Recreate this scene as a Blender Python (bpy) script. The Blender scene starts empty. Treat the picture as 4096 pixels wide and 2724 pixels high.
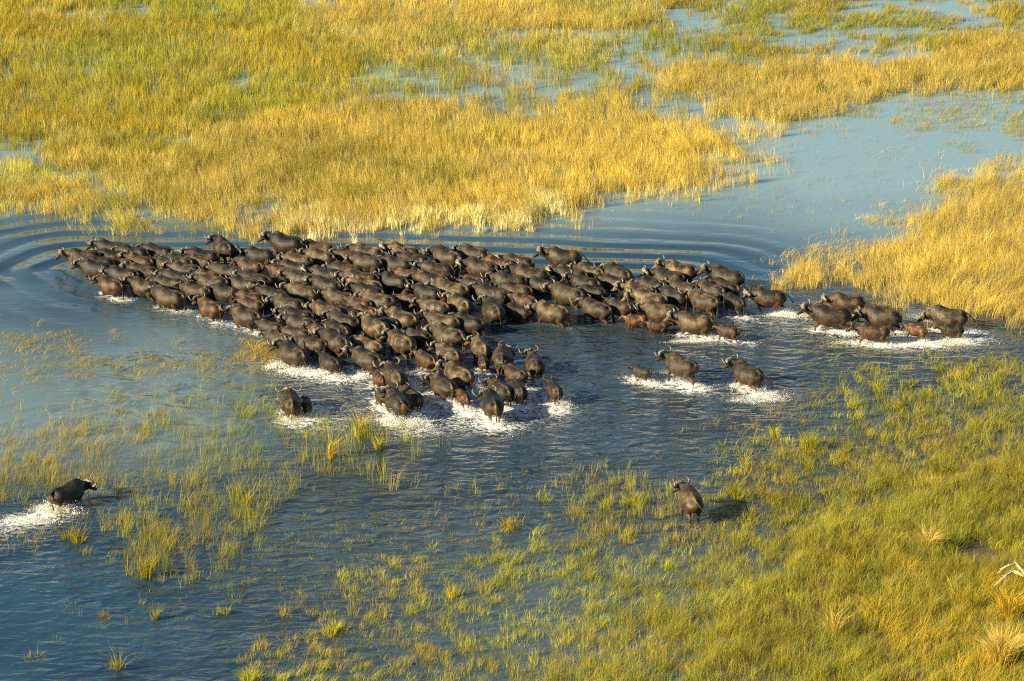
import bpy, bmesh, math, random
import numpy as np
from mathutils import Vector, Matrix

R = math.radians
rng = np.random.default_rng(7)
random.seed(7)
scene = bpy.context.scene
C = scene.collection

# ------------------------------------------------------------------ camera, sky, sun, exposure
CAM_H, PITCH, F = 58.8, 17.6, 14400.0          # metres, degrees down, focal length in photo pixels
CX, CY = 2048.0, 1362.0
cam_d = bpy.data.cameras.new("camera")
cam = bpy.data.objects.new("camera", cam_d)
C.objects.link(cam)
cam.location = (0, 0, CAM_H)
cam.rotation_euler = (R(90 - PITCH), 0, 0)
cam_d.sensor_width = 36.0
cam_d.lens = 36.0 * F / 4096.0
cam_d.clip_start, cam_d.clip_end = 1.0, 3000.0
scene.camera = cam

SUN_EL, SUN_TO = 23.0, (-0.91, -0.42)           # the sun stands behind the camera, to the left
world = bpy.data.worlds.new("World")
scene.world = world
world.use_nodes = True
wn = world.node_tree.nodes
bg = wn["Background"]
sky = wn.new("ShaderNodeTexSky")
sky.sky_type = 'NISHITA'
sky.sun_disc = False
sky.sun_elevation = R(SUN_EL)
sky.sun_rotation = math.atan2(SUN_TO[0], SUN_TO[1])
sky.air_density = 1.0
sky.dust_density = 0.6
sky.ozone_density = 2.0
world.node_tree.links.new(sky.outputs[0], bg.inputs[0])
bg.inputs[1].default_value = 0.06
sun_d = bpy.data.lights.new("sun", 'SUN')
sun_d.energy = 5.0
sun_d.angle = R(0.5)
sun_d.color = (1.0, 0.85, 0.56)
sun = bpy.data.objects.new("sun", sun_d)
C.objects.link(sun)
to_sun = Vector((SUN_TO[0] * math.cos(R(SUN_EL)), SUN_TO[1] * math.cos(R(SUN_EL)), math.sin(R(SUN_EL)))).normalized()
sun.rotation_euler = to_sun.to_track_quat('Z', 'Y').to_euler()
sun.location = (-60, 40, 80)
scene.view_settings.view_transform = 'Standard'
scene.view_settings.look = 'None'
scene.view_settings.gamma = 1.0
scene.view_settings.exposure = 1.35
scene.cycles.use_denoising = False
scene.cycles.filter_width = 1.15
scene.cycles.sample_clamp_indirect = 3.0
scene.cycles.max_bounces = 5
scene.cycles.diffuse_bounces = 2
scene.cycles.glossy_bounces = 2
scene.cycles.transmission_bounces = 2
scene.cycles.transparent_max_bounces = 4

# ------------------------------------------------------------------ where a photo pixel meets a level plane
_cp, _sp = math.cos(R(PITCH)), math.sin(R(PITCH))
def ground(px, py, z=0.0):
    a = (px - CX) / F
    b = (py - CY) / F
    dx, dy, dz = a, _cp - b * _sp, -_sp - b * _cp
    t = (z - CAM_H) / dz
    return dx * t, dy * t
def project(x, y, z=0.0):
    zz = z - CAM_H
    depth = y * _cp - zz * _sp
    up = y * _sp + zz * _cp
    return CX + F * x / depth, CY - F * up / depth

# ------------------------------------------------------------------ helpers
def tag(o, label=None, cat=None, group=None, kind=None):
    if label: o["label"] = label
    if cat: o["category"] = cat
    if group: o["group"] = group
    if kind: o["kind"] = kind
    return o
def new_mat(name):
    m = bpy.data.materials.new(name)
    m.use_nodes = True
    nt = m.node_tree
    return m, nt, nt.nodes, nt.links, nt.nodes["Principled BSDF"]
def mesh_np(name, verts, faces_flat, loop_counts, mat, smooth=True):
    """a mesh from numpy arrays"""
    me = bpy.data.meshes.new(name)
    nv, nl, nf = len(verts), len(faces_flat), len(loop_counts)
    me.vertices.add(nv); me.loops.add(nl); me.polygons.add(nf)
    me.vertices.foreach_set("co", np.asarray(verts, np.float32).ravel())
    me.loops.foreach_set("vertex_index", np.asarray(faces_flat, np.int32))
    starts = np.concatenate([[0], np.cumsum(loop_counts)[:-1]]).astype(np.int32)
    me.polygons.foreach_set("loop_start", starts)
    me.polygons.foreach_set("loop_total", np.asarray(loop_counts, np.int32))
    me.polygons.foreach_set("use_smooth", np.full(nf, smooth))
    me.update(calc_edges=True)
    me.materials.append(mat)
    return me
def link(name, me, parent=None):
    o = bpy.data.objects.new(name, me)
    C.objects.link(o)
    if parent: o.parent = parent
    return o
def node(nodes, typ, **kw):
    n = nodes.new(typ)
    for k, v in kw.items(): setattr(n, k, v)
    return n
def ramp(nodes, stops):
    n = nodes.new("ShaderNodeValToRGB")
    e = n.color_ramp.elements
    while len(e) < len(stops): e.new(0.5)
    for i, (p, c) in enumerate(stops):
        e[i].position = p
        e[i].color = (*c, 1)
    return n

# value noise on the ground plane
_tab = rng.random((256, 256))
def vnoise(x, y):
    xi = np.floor(x).astype(int); yi = np.floor(y).astype(int)
    fx = x - xi; fy = y - yi
    fx = fx * fx * (3 - 2 * fx); fy = fy * fy * (3 - 2 * fy)
    a = _tab[xi & 255, yi & 255]; b = _tab[(xi + 1) & 255, yi & 255]
    c = _tab[xi & 255, (yi + 1) & 255]; d = _tab[(xi + 1) & 255, (yi + 1) & 255]
    return (a * (1 - fx) + b * fx) * (1 - fy) + (c * (1 - fx) + d * fx) * fy
def fbm(x, y, s, o=4, seed=0.0):
    v = 0; a = 0.5; t = 0
    for i in range(o):
        v = v + a * vnoise(x / s + 17.3 * i + seed, y / s + 9.1 * i + seed * 1.7); t += a
        a *= 0.5; s *= 0.5
    return v / t
def sstep(a, b, x):
    t = np.clip((x - a) / (b - a), 0, 1)
    return t * t * (3 - 2 * t)

# ------------------------------------------------------------------ areas of the marsh, outlined on the ground
# outlines are given in a 2358-wide survey grid of the ground and turned into metres by ground()
VS = 4096 / 2358.0
GX0, GX1, GY0, GY1, GST = -300, 2700, -120, 1760, 4
_gx, _gy = np.meshgrid(np.arange(GX0, GX1, GST), np.arange(GY0, GY1, GST))
def blur(m, r):
    if r < 1: return m
    k = np.exp(-0.5 * (np.arange(-2 * r, 2 * r + 1) / r) ** 2); k /= k.sum()
    m = np.pad(m, ((2 * r, 2 * r), (2 * r, 2 * r)), mode='edge')
    m = np.apply_along_axis(lambda v: np.convolve(v, k, 'valid'), 0, m)
    return np.apply_along_axis(lambda v: np.convolve(v, k, 'valid'), 1, m)
def poly_mask(poly, soft):
    px = np.array([p[0] for p in poly], float); py = np.array([p[1] for p in poly], float)
    inside = np.zeros(_gx.shape, bool)
    j = len(poly) - 1
    for i in range(len(poly)):
        c = ((py[i] > _gy) != (py[j] > _gy)) & (_gx < (px[j] - px[i]) * (_gy - py[i]) / (py[j] - py[i] + 1e-9) + px[i])
        inside ^= c
        j = i
    return blur(inside.astype(float), max(1, int(soft / GST)))
def area_at(mask, x, y):
    x = x + (fbm(x, y, 5.0, 3, 41.) - .5) * 5.0; y = y + (fbm(x, y, 6.0, 3, 57.) - .5) * 9.0
    u, v = project(x, y)
    u = (u / VS - GX0) / GST; v = (v / VS - GY0) / GST
    ui = np.clip(u.astype(int), 0, mask.shape[1] - 2); vi = np.clip(v.astype(int), 0, mask.shape[0] - 2)
    ok = (u > 0) & (v > 0) & (u < mask.shape[1] - 1) & (v < mask.shape[0] - 1)
    return np.where(ok, mask[vi, ui], 0.0)
LAND = [(1480, 1760), (1560, 1568), (1650, 1430), (1800, 1300), (2000, 1180), (2200, 1080), (2400, 1000), (2700, 950), (2700, 1760)]
SHORE = [(1120, 1760), (1180, 1568), (1400, 1450), (1640, 1330), (1850, 1220), (2080, 1110), (2380, 970), (2700, 880), (2700, 1760)]
shore_mask = poly_mask(LAND, 60)
# ------------------------------------------------------------------ the herd: one row for each animal
# crop letter, x, y of the trunk's middle in that survey crop, heading (180 = to the left, 90 = away), kind, tint, options
CROPS = dict(A=(200, 900, 2.9475), B=(900, 900, 2.9475), C=(1600, 900, 2.9475), D=(2300, 980, 2.9475),
             E=(2900, 1080, 1.9716), F=(900, 1250, 2.9475), G=(1600, 1250, 2.9475), H=(2400, 1350, 2.9475), P=(0, 0, 1.0))
HERD = """
A 700 320 165 a D
A 1270 330 165 a D
A 2050 270 128 b N w=.30 hy=30 far=1
A 1530 440 152 a N
A 1800 385 165 a D
A 1740 465 150 s R
A 400 385 178 a N hy=5
A 600 455 163 a D
A 760 385 165 a D
A 840 440 162 s R
A 1080 440 158 a R
A 1290 470 152 s R
A 545 530 172 a D
A 720 715 138 a R w=.38 sp=.35 hy=15
A 1060 590 163 a R
A 890 580 165 a D
A 1590 565 163 a N
A 1500 635 162 a D
A 1110 745 152 a N w=.42
A 1390 705 162 a N
A 1730 780 156 a N
A 1400 855 153 b N w=.42 sp=.2
A 1890 985 135 a R w=.38 sp=.2 hy=15
A 2060 560 163 a N
A 1930 690 162 a L
A 2060 815 158 a D
A 1860 600 160 s R
A 980 360 168 a D
B 720 225 160 b D w=.30 hy=15 far=1
B 1090 300 165 a R
B 400 365 163 a D
B 860 430 155 a L
B 1120 385 157 a L
B 1680 335 164 b L
B 2110 335 164 b L
B 1670 455 156 a N
B 1480 385 164 a R
B 2020 475 156 a N
B 2230 435 163 a N
B 290 500 165 s R
B 360 660 155 b N
B 640 565 152 s R
B 810 530 163 a D
B 1440 565 165 b N
B 880 640 160 a L
B 630 665 168 c R
B 1190 610 160 a D
B 1590 645 164 b L
B 1650 745 160 b L
B 2160 605 167 s R
B 1990 685 155 a D
B 200 720 160 a N
B 290 875 160 s R
B 310 955 160 s R
B 555 850 148 a D
B 750 960 160 b N
B 945 805 163 b L hy=-5
B 1190 720 156 a D
B 1690 805 158 a D
B 1800 905 157 b L
B 1310 870 158 a N
B 1580 935 158 s R
B 1650 1050 163 s R
B 1200 1030 146 b L
B 1460 1040 150 s D
B 2080 1115 140 b L w=.42
B 2200 890 163 s R
B 250 1090 143 b N w=.40 sp=.35
B 850 1095 160 a D
B 890 1180 157 a N
B 530 1215 150 s D w=.38
B 830 1300 164 s R w=.32
B 1410 1155 150 a N
B 1330 1250 138 a N
B 1760 1215 132 b L w=.45
B 1900 1160 150 s D
B 1130 1265 150 s R
B 620 1350 150 s N w=.36 sp=.1
F 800 500 122 b N w=.40 sp=.9
F 1030 390 150 a N
F 1290 345 128 b N w=.38 hy=25
F 1690 400 136 a L
F 1670 555 132 b N w=.42 sp=.8
F 1230 590 128 s D w=.28 sp=.8
F 2080 365 123 b L w=.42
F 2290 290 150 s D
G 300 560 122 s R w=.22 sp=.3 hy=15
F 1815 790 112 c R w=.16 sp=.5
F 2000 760 112 b N w=.40 sp=.4 hy=5
F 1840 990 110 c D w=.22 sp=.5
F 2030 1080 104 b N w=.35 sp=1 hy=25
F 2190 1000 120 a N w=.42 sp=.4
F 775 1075 94 b N w=.40 sp=.8 hy=-3
F 965 1085 98 c D w=.22 sp=.6
G 510 120 146 b L w=.45
G 545 285 137 b L w=.42
G 570 500 118 a L w=.42 hy=25
G 955 430 102 a L w=.42 hy=38
G 985 590 99 c R w=.15 sp=.25
G 1210 540 92 b N w=.38 hy=-55
G 1360 725 122 s R w=.22 sp=.4
G 1590 620 103 a N w=.38 sp=.3 hy=20 run=1
G 690 740 128 b L w=.42 sp=.4
G 510 870 118 b N w=.40 sp=1 hy=18
G 740 1000 112 c R w=.15 sp=.9
G 1180 920 117 a N w=.38 sp=.6 hy=15
G 1390 915 105 s D w=.25 sp=.4
G 1085 1075 100 b D w=.28 sp=1 hy=22
G 1820 920 108 s N w=.18 sp=.7 hy=10
C 800 1175 148 a D w=.45
C 1100 1015 117 b N w=.42 hy=25
C 550 385 143 b N w=.40
C 870 355 157 a N
C 1160 465 158 a R
C 1390 470 158 a N
C 1920 390 170 b N w=.28 hy=8 far=1
C 430 535 164 a N
C 950 515 161 b N
C 450 630 160 s R w=.35
C 370 660 160 a N
C 860 655 165 c R
C 1310 675 163 b N
C 1540 600 160 b N
C 1630 725 152 s D
C 2010 600 154 b N
C 2260 570 150 a L
C 2180 700 156 a D
C 600 775 156 b L
C 320 815 150 a D
C 880 715 157 s D
C 1090 830 157 b N
C 1370 785 160 a N
C 1450 905 152 s R
C 1970 830 142 b N hy=15
C 2270 800 158 s D
C 1780 1035 157 b L w=.38 sp=.15 hy=5
C 700 945 124 b L w=.42 hy=25
C 400 985 156 a L
C 1390 1035 152 s D
D 470 360 130 b N w=.40
D 460 445 152 s N
D 1240 310 155 b L w=.25 hy=10 far=1
D 1090 400 156 b N
D 910 495 156 a D
D 1760 400 152 b N w=.30 far=1
D 1260 525 152 a N
D 1790 500 142 a N
D 1600 540 140 a N
D 1170 620 146 a D w=.40
D 1520 665 140 b L w=.28
D 760 570 157 b L
D 880 660 161 b L
D 1880 675 130 s D w=.18 sp=.3
D 250 760 148 b N w=.36 sp=.1
D 520 740 142 s N w=.15
D 1010 790 163 b L w=.40
D 720 895 165 c O w=.22
D 970 955 170 c R w=.20 hy=5
D 1400 920 165 b L w=.36 sp=.6 hy=5
D 1800 1025 146 c R w=.18 sp=.25
E 340 225 163 a N w=.28 sp=.9
E 960 260 163 a R w=.38 sp=.3
E 830 365 167 b N w=.30 sp=.8 run=1 hy=-5
E 1240 375 155 b N w=.38 sp=.3
E 1165 490 167 s R w=.22 sp=.8 run=1
E 1510 475 145 c O w=.12 sp=.6 run=1
E 1760 375 163 b L w=.36 sp=.9 run=1 hd=1
E 1790 480 165 c D w=.20 sp=.7 run=1
H 960 340 133 b N w=.15 sp=.8 run=1 hy=12
H 490 410 143 c D w=.20 sp=.7
H 1740 440 128 b N w=.32 sp=.8 run=1 hy=18
P 2762 2002 104 a L w=.12 sp=.12 hy=34 k=1.08 n=0
P 270 1976 50 b D w=.38 sp=1 run=1 hy=-8 k=.93 n=-.12
"""
beasts = []
for ln in HERD.strip().splitlines():
    t = ln.split()
    ox, oy, k = CROPS[t[0]]
    d = dict(px=ox + float(t[1]) / k, py=oy + float(t[2]) / k, head=float(t[3]), kind=t[4], tint=t[5])
    d.update({a.split('=')[0]: float(a.split('=')[1]) for a in t[6:]})
    r = rng.random(4)
    d['scale'] = {'b': 1.00, 'a': 0.93, 's': 0.79, 'c': 0.60}[d['kind']] * (0.98 + 0.07 * r[0])
    if 'w' in d: d['w'] *= 1.12 if d['w'] > .3 else 1.0
    d.setdefault('w', 0.55 if d['kind'] in 'ba' else 0.42 if d['kind'] == 's' else 0.26)
    d['scale'] *= d.get('k', 1.0)
    d.setdefault('hy', (r[1] - 0.42) * 70)
    d.setdefault('sp', 0.0); d.setdefault('run', 0); d.setdefault('hd', 0)
    d['head'] += (r[2] - 0.5) * 8 - (7 if d['head'] > 115 and d['kind'] in 'bas' and t[0] in 'ABCD' else 0)
    d['x'], d['y'] = ground(d['px'], d['py'], 1.05 * d['scale'] - d['w'])
    beasts.append(d)
# keep bodies from running into one another: a few small shoves
def _axis(b):
    h = R(b['head']); L = 0.62 * b['scale']
    return [(b['x'] + s * L * math.cos(h), b['y'] + s * L * math.sin(h)) for s in (-1, 0, 1, 1.75)]
for it in range(60):
    for i in range(len(beasts)):
        for j in range(i + 1, len(beasts)):
            p, q = beasts[i], beasts[j]
            if abs(p['x'] - q['x']) > 3 or abs(p['y'] - q['y']) > 3: continue
            rr = 0.40 * (p['scale'] + q['scale'])
            A_, B_ = _axis(p), _axis(q)
            best = None
            for ia, a in enumerate(A_):
                for ib, b in enumerate(B_):
                    dx, dy = b[0] - a[0], b[1] - a[1]
                    dd = math.hypot(dx, dy)
                    lim = rr * (0.72 if ia == 3 or ib == 3 else 1.0)
                    if dd < lim and (best is None or lim - dd > best[0]): best = (lim - dd, dx, dy, dd)
            if best:
                pen, dx, dy, dd = best
                dd = max(dd, 1e-3)
                ux, uy = 0.45 * dx / dd, dy / dd
                if abs(uy) < 0.2: uy = 0.2 if q['y'] > p['y'] else -0.2
                p['x'] -= ux * pen * .3; p['y'] -= uy * pen * .3
                q['x'] += ux * pen * .3; q['y'] += uy * pen * .3

# ------------------------------------------------------------------ mud bed and water
def axis_lines(lo, hi, step, far_lo, far_hi):
    mid = np.arange(lo, hi + 1e-6, step)
    out = []
    s = step; v = hi
    while v < far_hi:
        s *= 1.35; v += s; out.append(min(v, far_hi))
    inn = []
    s = step; v = lo
    while v > far_lo:
        s *= 1.35; v -= s; inn.append(max(v, far_lo))
    return np.concatenate([inn[::-1], mid, out])
def sheet(xs, ys):
    X, Y = np.meshgrid(xs, ys)
    n, m = len(xs), len(ys)
    i = np.arange(n * m).reshape(m, n)
    q = np.stack([i[:-1, :-1], i[:-1, 1:], i[1:, 1:], i[1:, :-1]], -1).reshape(-1, 4)
    return X, Y, q
bx = axis_lines(-60, 60, 1.0, -900, 900); by = axis_lines(126, 330, 1.0, -600, 1500)
X, Y, q = sheet(bx, by)
up = area_at(shore_mask, X.ravel(), Y.ravel()).reshape(X.shape)
lump = fbm(X, Y, 4.0, 4, 3.0) - 0.5
Z = -0.62 + 0.86 * sstep(0.12, 0.75, up) + lump * 0.22 * (0.3 + up)
mm, nt, N, L, P = new_mat("mud_bed")
tc = node(N, "ShaderNodeTexCoord")
n1 = node(N, "ShaderNodeTexNoise"); n1.inputs["Scale"].default_value = 0.9; n1.inputs["Detail"].default_value = 8
n1.inputs["Roughness"].default_value = 0.7
L.new(tc.outputs["Object"], n1.inputs["Vector"])
cr = ramp(N, [(0.3, (0.035, 0.030, 0.016)), (0.5, (0.075, 0.062, 0.028)), (0.68, (0.13, 0.10, 0.055))])
L.new(n1.outputs[0], cr.inputs[0]); L.new(cr.outputs[0], P.inputs["Base Color"])
P.inputs["Roughness"].default_value = 0.95
b = node(N, "ShaderNodeBump"); b.inputs["Strength"].default_value = 0.8; b.inputs["Distance"].default_value = 0.15
L.new(n1.outputs[0], b.inputs["Height"]); L.new(b.outputs[0], P.inputs["Normal"])
me = mesh_np("ground", np.stack([X, Y, Z], -1).reshape(-1, 3), q.ravel(), np.full(len(q), 4), mm)
tag(link("ground", me), kind="structure")

wx = axis_lines(-46, 46, 0.25, -900, 900); wy = axis_lines(134, 284, 0.25, -600, 1500)
X, Y, q = sheet(wx, wy)
xf, yf = X.ravel(), Y.ravel()
# outline of the herd on the water, for the rings that run ahead of it
OUT = [(250, 1075), (330, 1040), (600, 1045), (1000, 1045), (1500, 1050), (2000, 1070), (2350, 1085), (2700, 1100), (2950, 1180), (3130, 1260), (3400, 1290),
       (3900, 1330), (3900, 1370), (2950, 1370), (2000, 1330), (1500, 1560), (1150, 1520), (1050, 1380), (640, 1210), (400, 1160)]
og = [ground(*p) for p in OUT]
dist = np.full(xf.shape, 1e9)
ins = np.zeros(xf.shape, bool)
for i in range(len(og)):
    (ax, ay), (bx_, by_) = og[i], og[(i + 1) % len(og)]
    vx, vy = bx_ - ax, by_ - ay
    t = np.clip(((xf - ax) * vx + (yf - ay) * vy) / (vx * vx + vy * vy), 0, 1)
    dist = np.minimum(dist, np.hypot(xf - ax - t * vx, yf - ay - t * vy))
    c = ((by_ > yf) != (ay > yf)) & (xf < (ax - bx_) * (yf - by_) / (ay - by_ + 1e-9) + bx_)
    ins ^= c
u, v = project(xf, yf)
far_side = sstep(30, -60, v - np.interp(u, [0, 330, 2700, 3300], [1150, 1080, 1100, 1130])) 
left_side = sstep(700, 200, u) * sstep(1650, 1350, v)
rip = (far_side * np.exp(-dist / 8.0) * sstep(3600, 2900, u) + left_side * np.exp(-dist / 8.0) * 0.6) * (~ins)
swell = sstep(1300, 1000, u) * sstep(1380, 1470, v) * sstep(1850, 1640, v) * sstep(0, 600, u)
wave = np.clip(rip, 0, 1.2)
near_chop = 0.30 + 0.85 * sstep(1120, 1350, v) * sstep(300, 900, u + (v - 1100) * 0.2) + 0.55 * sstep(1750, 1950, v)
near_chop = near_chop * (1 - 0.45 * sstep(3000, 2000, u) * sstep(2250, 2500, v))
chop = np.clip(near_chop, 0.12, 1.3) * (1 - 0.6 * np.clip(rip * 2, 0, 1))
chop = np.where(v < 1050, 0.14, chop)
quiet = sstep(1250, 600, u) * sstep(1180, 1420, v) * sstep(1950, 1750, v)
chop = chop * (1 - .8 * quiet)
# foam: round the legs and trailing behind each splashing animal
foam = np.zeros(xf.shape)
churn = np.zeros(xf.shape)
def blob(cx, cy, hx, hy, la, lb, amt, arr):
    m = (np.abs(xf - cx) < 4 * max(la, lb)) & (np.abs(yf - cy) < 4 * max(la, lb))
    dx, dy = xf[m] - cx, yf[m] - cy
    a = dx * hx + dy * hy; c = -dx * hy + dy * hx
    arr[m] += amt * np.exp(-0.5 * ((a / la) ** 2 + (c / lb) ** 2))
for bb in beasts:
    h = R(bb['head']); hx, hy = math.cos(h), math.sin(h)
    s = bb['sp']
    if s > 0:
        blob(bb['x'] - 0.3 * hx, bb['y'] - 0.3 * hy, hx, hy, 1.0, 0.55, 0.75 * s + .1, foam)
        blob(bb['x'] - 0.8 * hx, bb['y'] - 0.8 * hy - .2, hx, hy, .6, 0.36, 2.4 * s, foam)
        blob(bb['x'] + 0.6 * hx, bb['y'] + 0.6 * hy - .2, hx, hy, .45, 0.32, 1.7 * s, foam)
        blob(bb['x'] - 1.1 * hx, bb['y'] - 1.1 * hy, hx, hy, 0.9, 0.75, 0.65 * s, foam)
        blob(bb['x'] - 2.6 * hx, bb['y'] - 2.6 * hy, hx, hy, 1.5, 1.0, 0.20 * s, foam)
        if bb['px'] < 600 and bb['py'] > 1800:
            blob(bb['x'] - 2.2 * hx, bb['y'] - 2.2 * hy, hx, hy, 1.3, 0.45, 1.0, foam)
            blob(bb['x'] - 4.0 * hx, bb['y'] - 4.0 * hy, hx, hy, 1.8, 0.8, 0.6, foam)
    elif not (~ins)[np.argmin(np.abs(xf - bb['x']) + np.abs(yf - bb['y']))]:
        blob(bb['x'], bb['y'], hx, hy, 0.9, 0.5, 0.10, foam)
for (fx, fy, la, lb, amt) in [(1350, 1660, 1.4, 2.2, .75), (2070, 1690, 2.4, 1.3, .55), (1650, 1720, 1.6, .9, .85), (1180, 1480, 2.4, .7, .7), (1330, 1500, 2.0, .6, .7),
                              (1720, 1580, 1.4, 1.6, .55), (1900, 1660, 1.2, .9, .5), (2260, 1610, 2.2, 1.0, .3), (2880, 1550, 2.6, .9, .4), (3100, 1590, 2.2, .8, .5), (2600, 1500, 2.0, .7, .5),
                              (3450, 1350, 3.5, 1.0, .5), (3750, 1380, 4.0, .9, .45), (3100, 1290, 1.6, .9, .65), (3250, 1250, 1.6, .9, .4), (2780, 1360, 2.0, .7, .4),
                              (330, 1140, 1.2, .45, .5), (400, 1190, 1.4, .45, .45), (620, 1240, 1.2, .4, .35), (760, 1270, 1.4, .5, .28), (880, 1305, 1.6, .4, .5), (1060, 1440, .9, .6, .8),
                              (130, 2075, 2.2, .5, .55), (30, 2120, 1.6, .7, .45), (1160, 1660, 2.0, .8, .5), (1780, 1690, 2.4, .9, .4), (2330, 1220, 1.6, .5, .14)]:
    gx_, gy_ = ground(fx, fy)
    blob(gx_, gy_, 1, 0, la, lb * 1.6, amt * 0.8, foam)
foam = 1.0 * (1 - np.exp(-foam * .50))
churn = np.clip(sstep(1150, 1300, v) * sstep(4400, 3000, np.abs(u - 2200) * 1.6 + 1500 * sstep(1750, 2000, v)), 0, 1)

# pale reflection of low sky on unstirred water, painted into the base colour
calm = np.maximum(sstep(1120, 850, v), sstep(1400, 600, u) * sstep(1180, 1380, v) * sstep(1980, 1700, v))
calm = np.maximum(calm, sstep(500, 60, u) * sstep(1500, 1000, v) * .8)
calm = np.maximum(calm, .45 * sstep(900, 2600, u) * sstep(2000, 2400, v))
calm = calm * (1 - .85 * np.clip(rip * 2.0, 0, 1))  # painted sky paleness cut back where the rings run
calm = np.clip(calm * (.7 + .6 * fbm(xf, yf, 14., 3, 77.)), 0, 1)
wm, nt, N, L, P = new_mat("water")
def attr(nm):
    a = node(N, "ShaderNodeAttribute"); a.attribute_name = nm; return a.outputs["Fac"]
def math_(op, a, b_=None, c_=None):
    n = node(N, "ShaderNodeMath", operation=op)
    for k, val in enumerate((a, b_, c_)):
        if val is None: continue
        if isinstance(val, (int, float)): n.inputs[k].default_value = val
        else: L.new(val, n.inputs[k])
    return n.outputs[0]
tc = node(N, "ShaderNodeTexCoord")
def noise(scale, detail, rough, stretch=(1, 1, 1), dist_=0.0):
    mp = node(N, "ShaderNodeMapping"); mp.inputs["Scale"].default_value = stretch
    L.new(tc.outputs["Object"], mp.inputs["Vector"])
    n = node(N, "ShaderNodeTexNoise")
    n.inputs["Scale"].default_value = scale; n.inputs["Detail"].default_value = detail
    n.inputs["Roughness"].default_value = rough; n.inputs["Distortion"].default_value = dist_
    L.new(mp.outputs[0], n.inputs["Vector"])
    return n.outputs[0]
wob = noise(0.16, 2, 0.5)
ring = math_('SINE', math_('ADD', math_('MULTIPLY', attr("ring"), 2 * math.pi / 2.2), math_('MULTIPLY', wob, 4.5)))
ring2 = math_('SINE', math_('ADD', math_('MULTIPLY', attr("ring"), 2 * math.pi / 0.72), math_('MULTIPLY', wob, 9.0)))
brk = math_('MULTIPLY_ADD', noise(0.22, 3, 0.6, (0.5, 1, 1)), 2.2, -0.2)
ringh = math_('MULTIPLY', math_('MULTIPLY', math_('ADD', ring, math_('MULTIPLY', ring2, 0.08)), brk), math_('MULTIPLY', attr("wave"), 0.085))
swn = noise(0.75, 2, 0.35, (0.55, 1.0, 1), 0.8)
swellh = math_('MULTIPLY', swn, math_('MULTIPLY', attr("swell"), 0.5))
c1 = noise(1.45, 2.6, 0.5, (0.55, 1.0, 1), 0.6)
c2 = noise(0.35, 2, 0.5)
choph = math_('MULTIPLY', math_('ADD', math_('MULTIPLY', c1, 0.20), math_('MULTIPLY', c2, 0.22)), attr("chop"))
# foam
f1 = noise(2.0, 4.5, 0.66, (1, 0.75, 1), 1.6)
f2 = noise(5.0, 2, 0.6, (1, 0.8, 1), 0.6)
fm = math_('ADD', math_('MULTIPLY', f1, 0.82), math_('MULTIPLY', f2, 0.18))
fthr = math_('SUBTRACT', 0.725, math_('MULTIPLY', attr("foam"), 0.42))
ff = node(N, "ShaderNodeMapRange", interpolation_type='SMOOTHSTEP')
L.new(math_('SUBTRACT', fm, fthr), ff.inputs["Value"])
ff.inputs["From Min"].default_value = 0.0; ff.inputs["From Max"].default_value = 0.20
foamf = math_('MULTIPLY', ff.outputs[0], math_('MINIMUM', math_('MULTIPLY', attr("foam"), 6.0), 1.0))
lc = noise(1.5, 3, 0.55, (0.7, 1, 1), 2.2)
ridge = math_('SUBTRACT', 1.0, math_('MULTIPLY', math_('ABSOLUTE', math_('SUBTRACT', lc, 0.5)), 9.0))
lg = node(N, "ShaderNodeMapRange", interpolation_type='SMOOTHSTEP')
L.new(math_('ADD', ridge, math_('MULTIPLY', math_('MINIMUM', attr("foam"), 0.6), 1.3)), lg.inputs["Value"])
lg.inputs["From Min"].default_value = 0.95; lg.inputs["From Max"].default_value = 1.45
lace = math_('MULTIPLY', lg.outputs[0], math_('MINIMUM', math_('MULTIPLY', attr("foam"), 3.0), 1.0))
foamf = math_('MINIMUM', math_('ADD', foamf, math_('MULTIPLY', lace, 0.55)), 1.0)
height = math_('ADD', math_('ADD', ringh, choph), math_('ADD', swellh, math_('MULTIPLY', foamf, 0.05)))
bmp = node(N, "ShaderNodeBump"); bmp.inputs["Strength"].default_value = 1.0; bmp.inputs["Distance"].default_value = 1.0
L.new(height, bmp.inputs["Height"]); L.new(bmp.outputs[0], P.inputs["Normal"])
deep = ramp(N, [(0.35, (0.009, 0.030, 0.054)), (0.65, (0.018, 0.052, 0.082))])
L.new(noise(0.12, 3, 0.5), deep.inputs[0])
mudc = node(N, "ShaderNodeMixRGB"); mudc.inputs[2].default_value = (0.030, 0.036, 0.034, 1)
sheenc = node(N, "ShaderNodeMixRGB"); sheenc.inputs[2].default_value = (0.20, 0.30, 0.32, 1)  # pale sky reflection, painted as base colour
L.new(attr("calm"), sheenc.inputs[0]); L.new(deep.outputs[0], sheenc.inputs[1])
L.new(math_('MULTIPLY', attr("churn"), 0.55), mudc.inputs[0]); L.new(sheenc.outputs[0], mudc.inputs[1])
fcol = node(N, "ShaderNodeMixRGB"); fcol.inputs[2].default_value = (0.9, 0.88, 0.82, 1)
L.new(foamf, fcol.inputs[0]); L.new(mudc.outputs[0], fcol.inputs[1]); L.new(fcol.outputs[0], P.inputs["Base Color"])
ro = node(N, "ShaderNodeMapRange"); L.new(foamf, ro.inputs["Value"])
ro.inputs["To Min"].default_value = 0.07; ro.inputs["To Max"].default_value = 0.8
L.new(ro.outputs[0], P.inputs["Roughness"])
P.inputs["IOR"].default_value = 1.36
me = mesh_np("water", np.stack([xf, yf, np.zeros_like(xf)], -1), q.ravel(), np.full(len(q), 4), wm)
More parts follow.
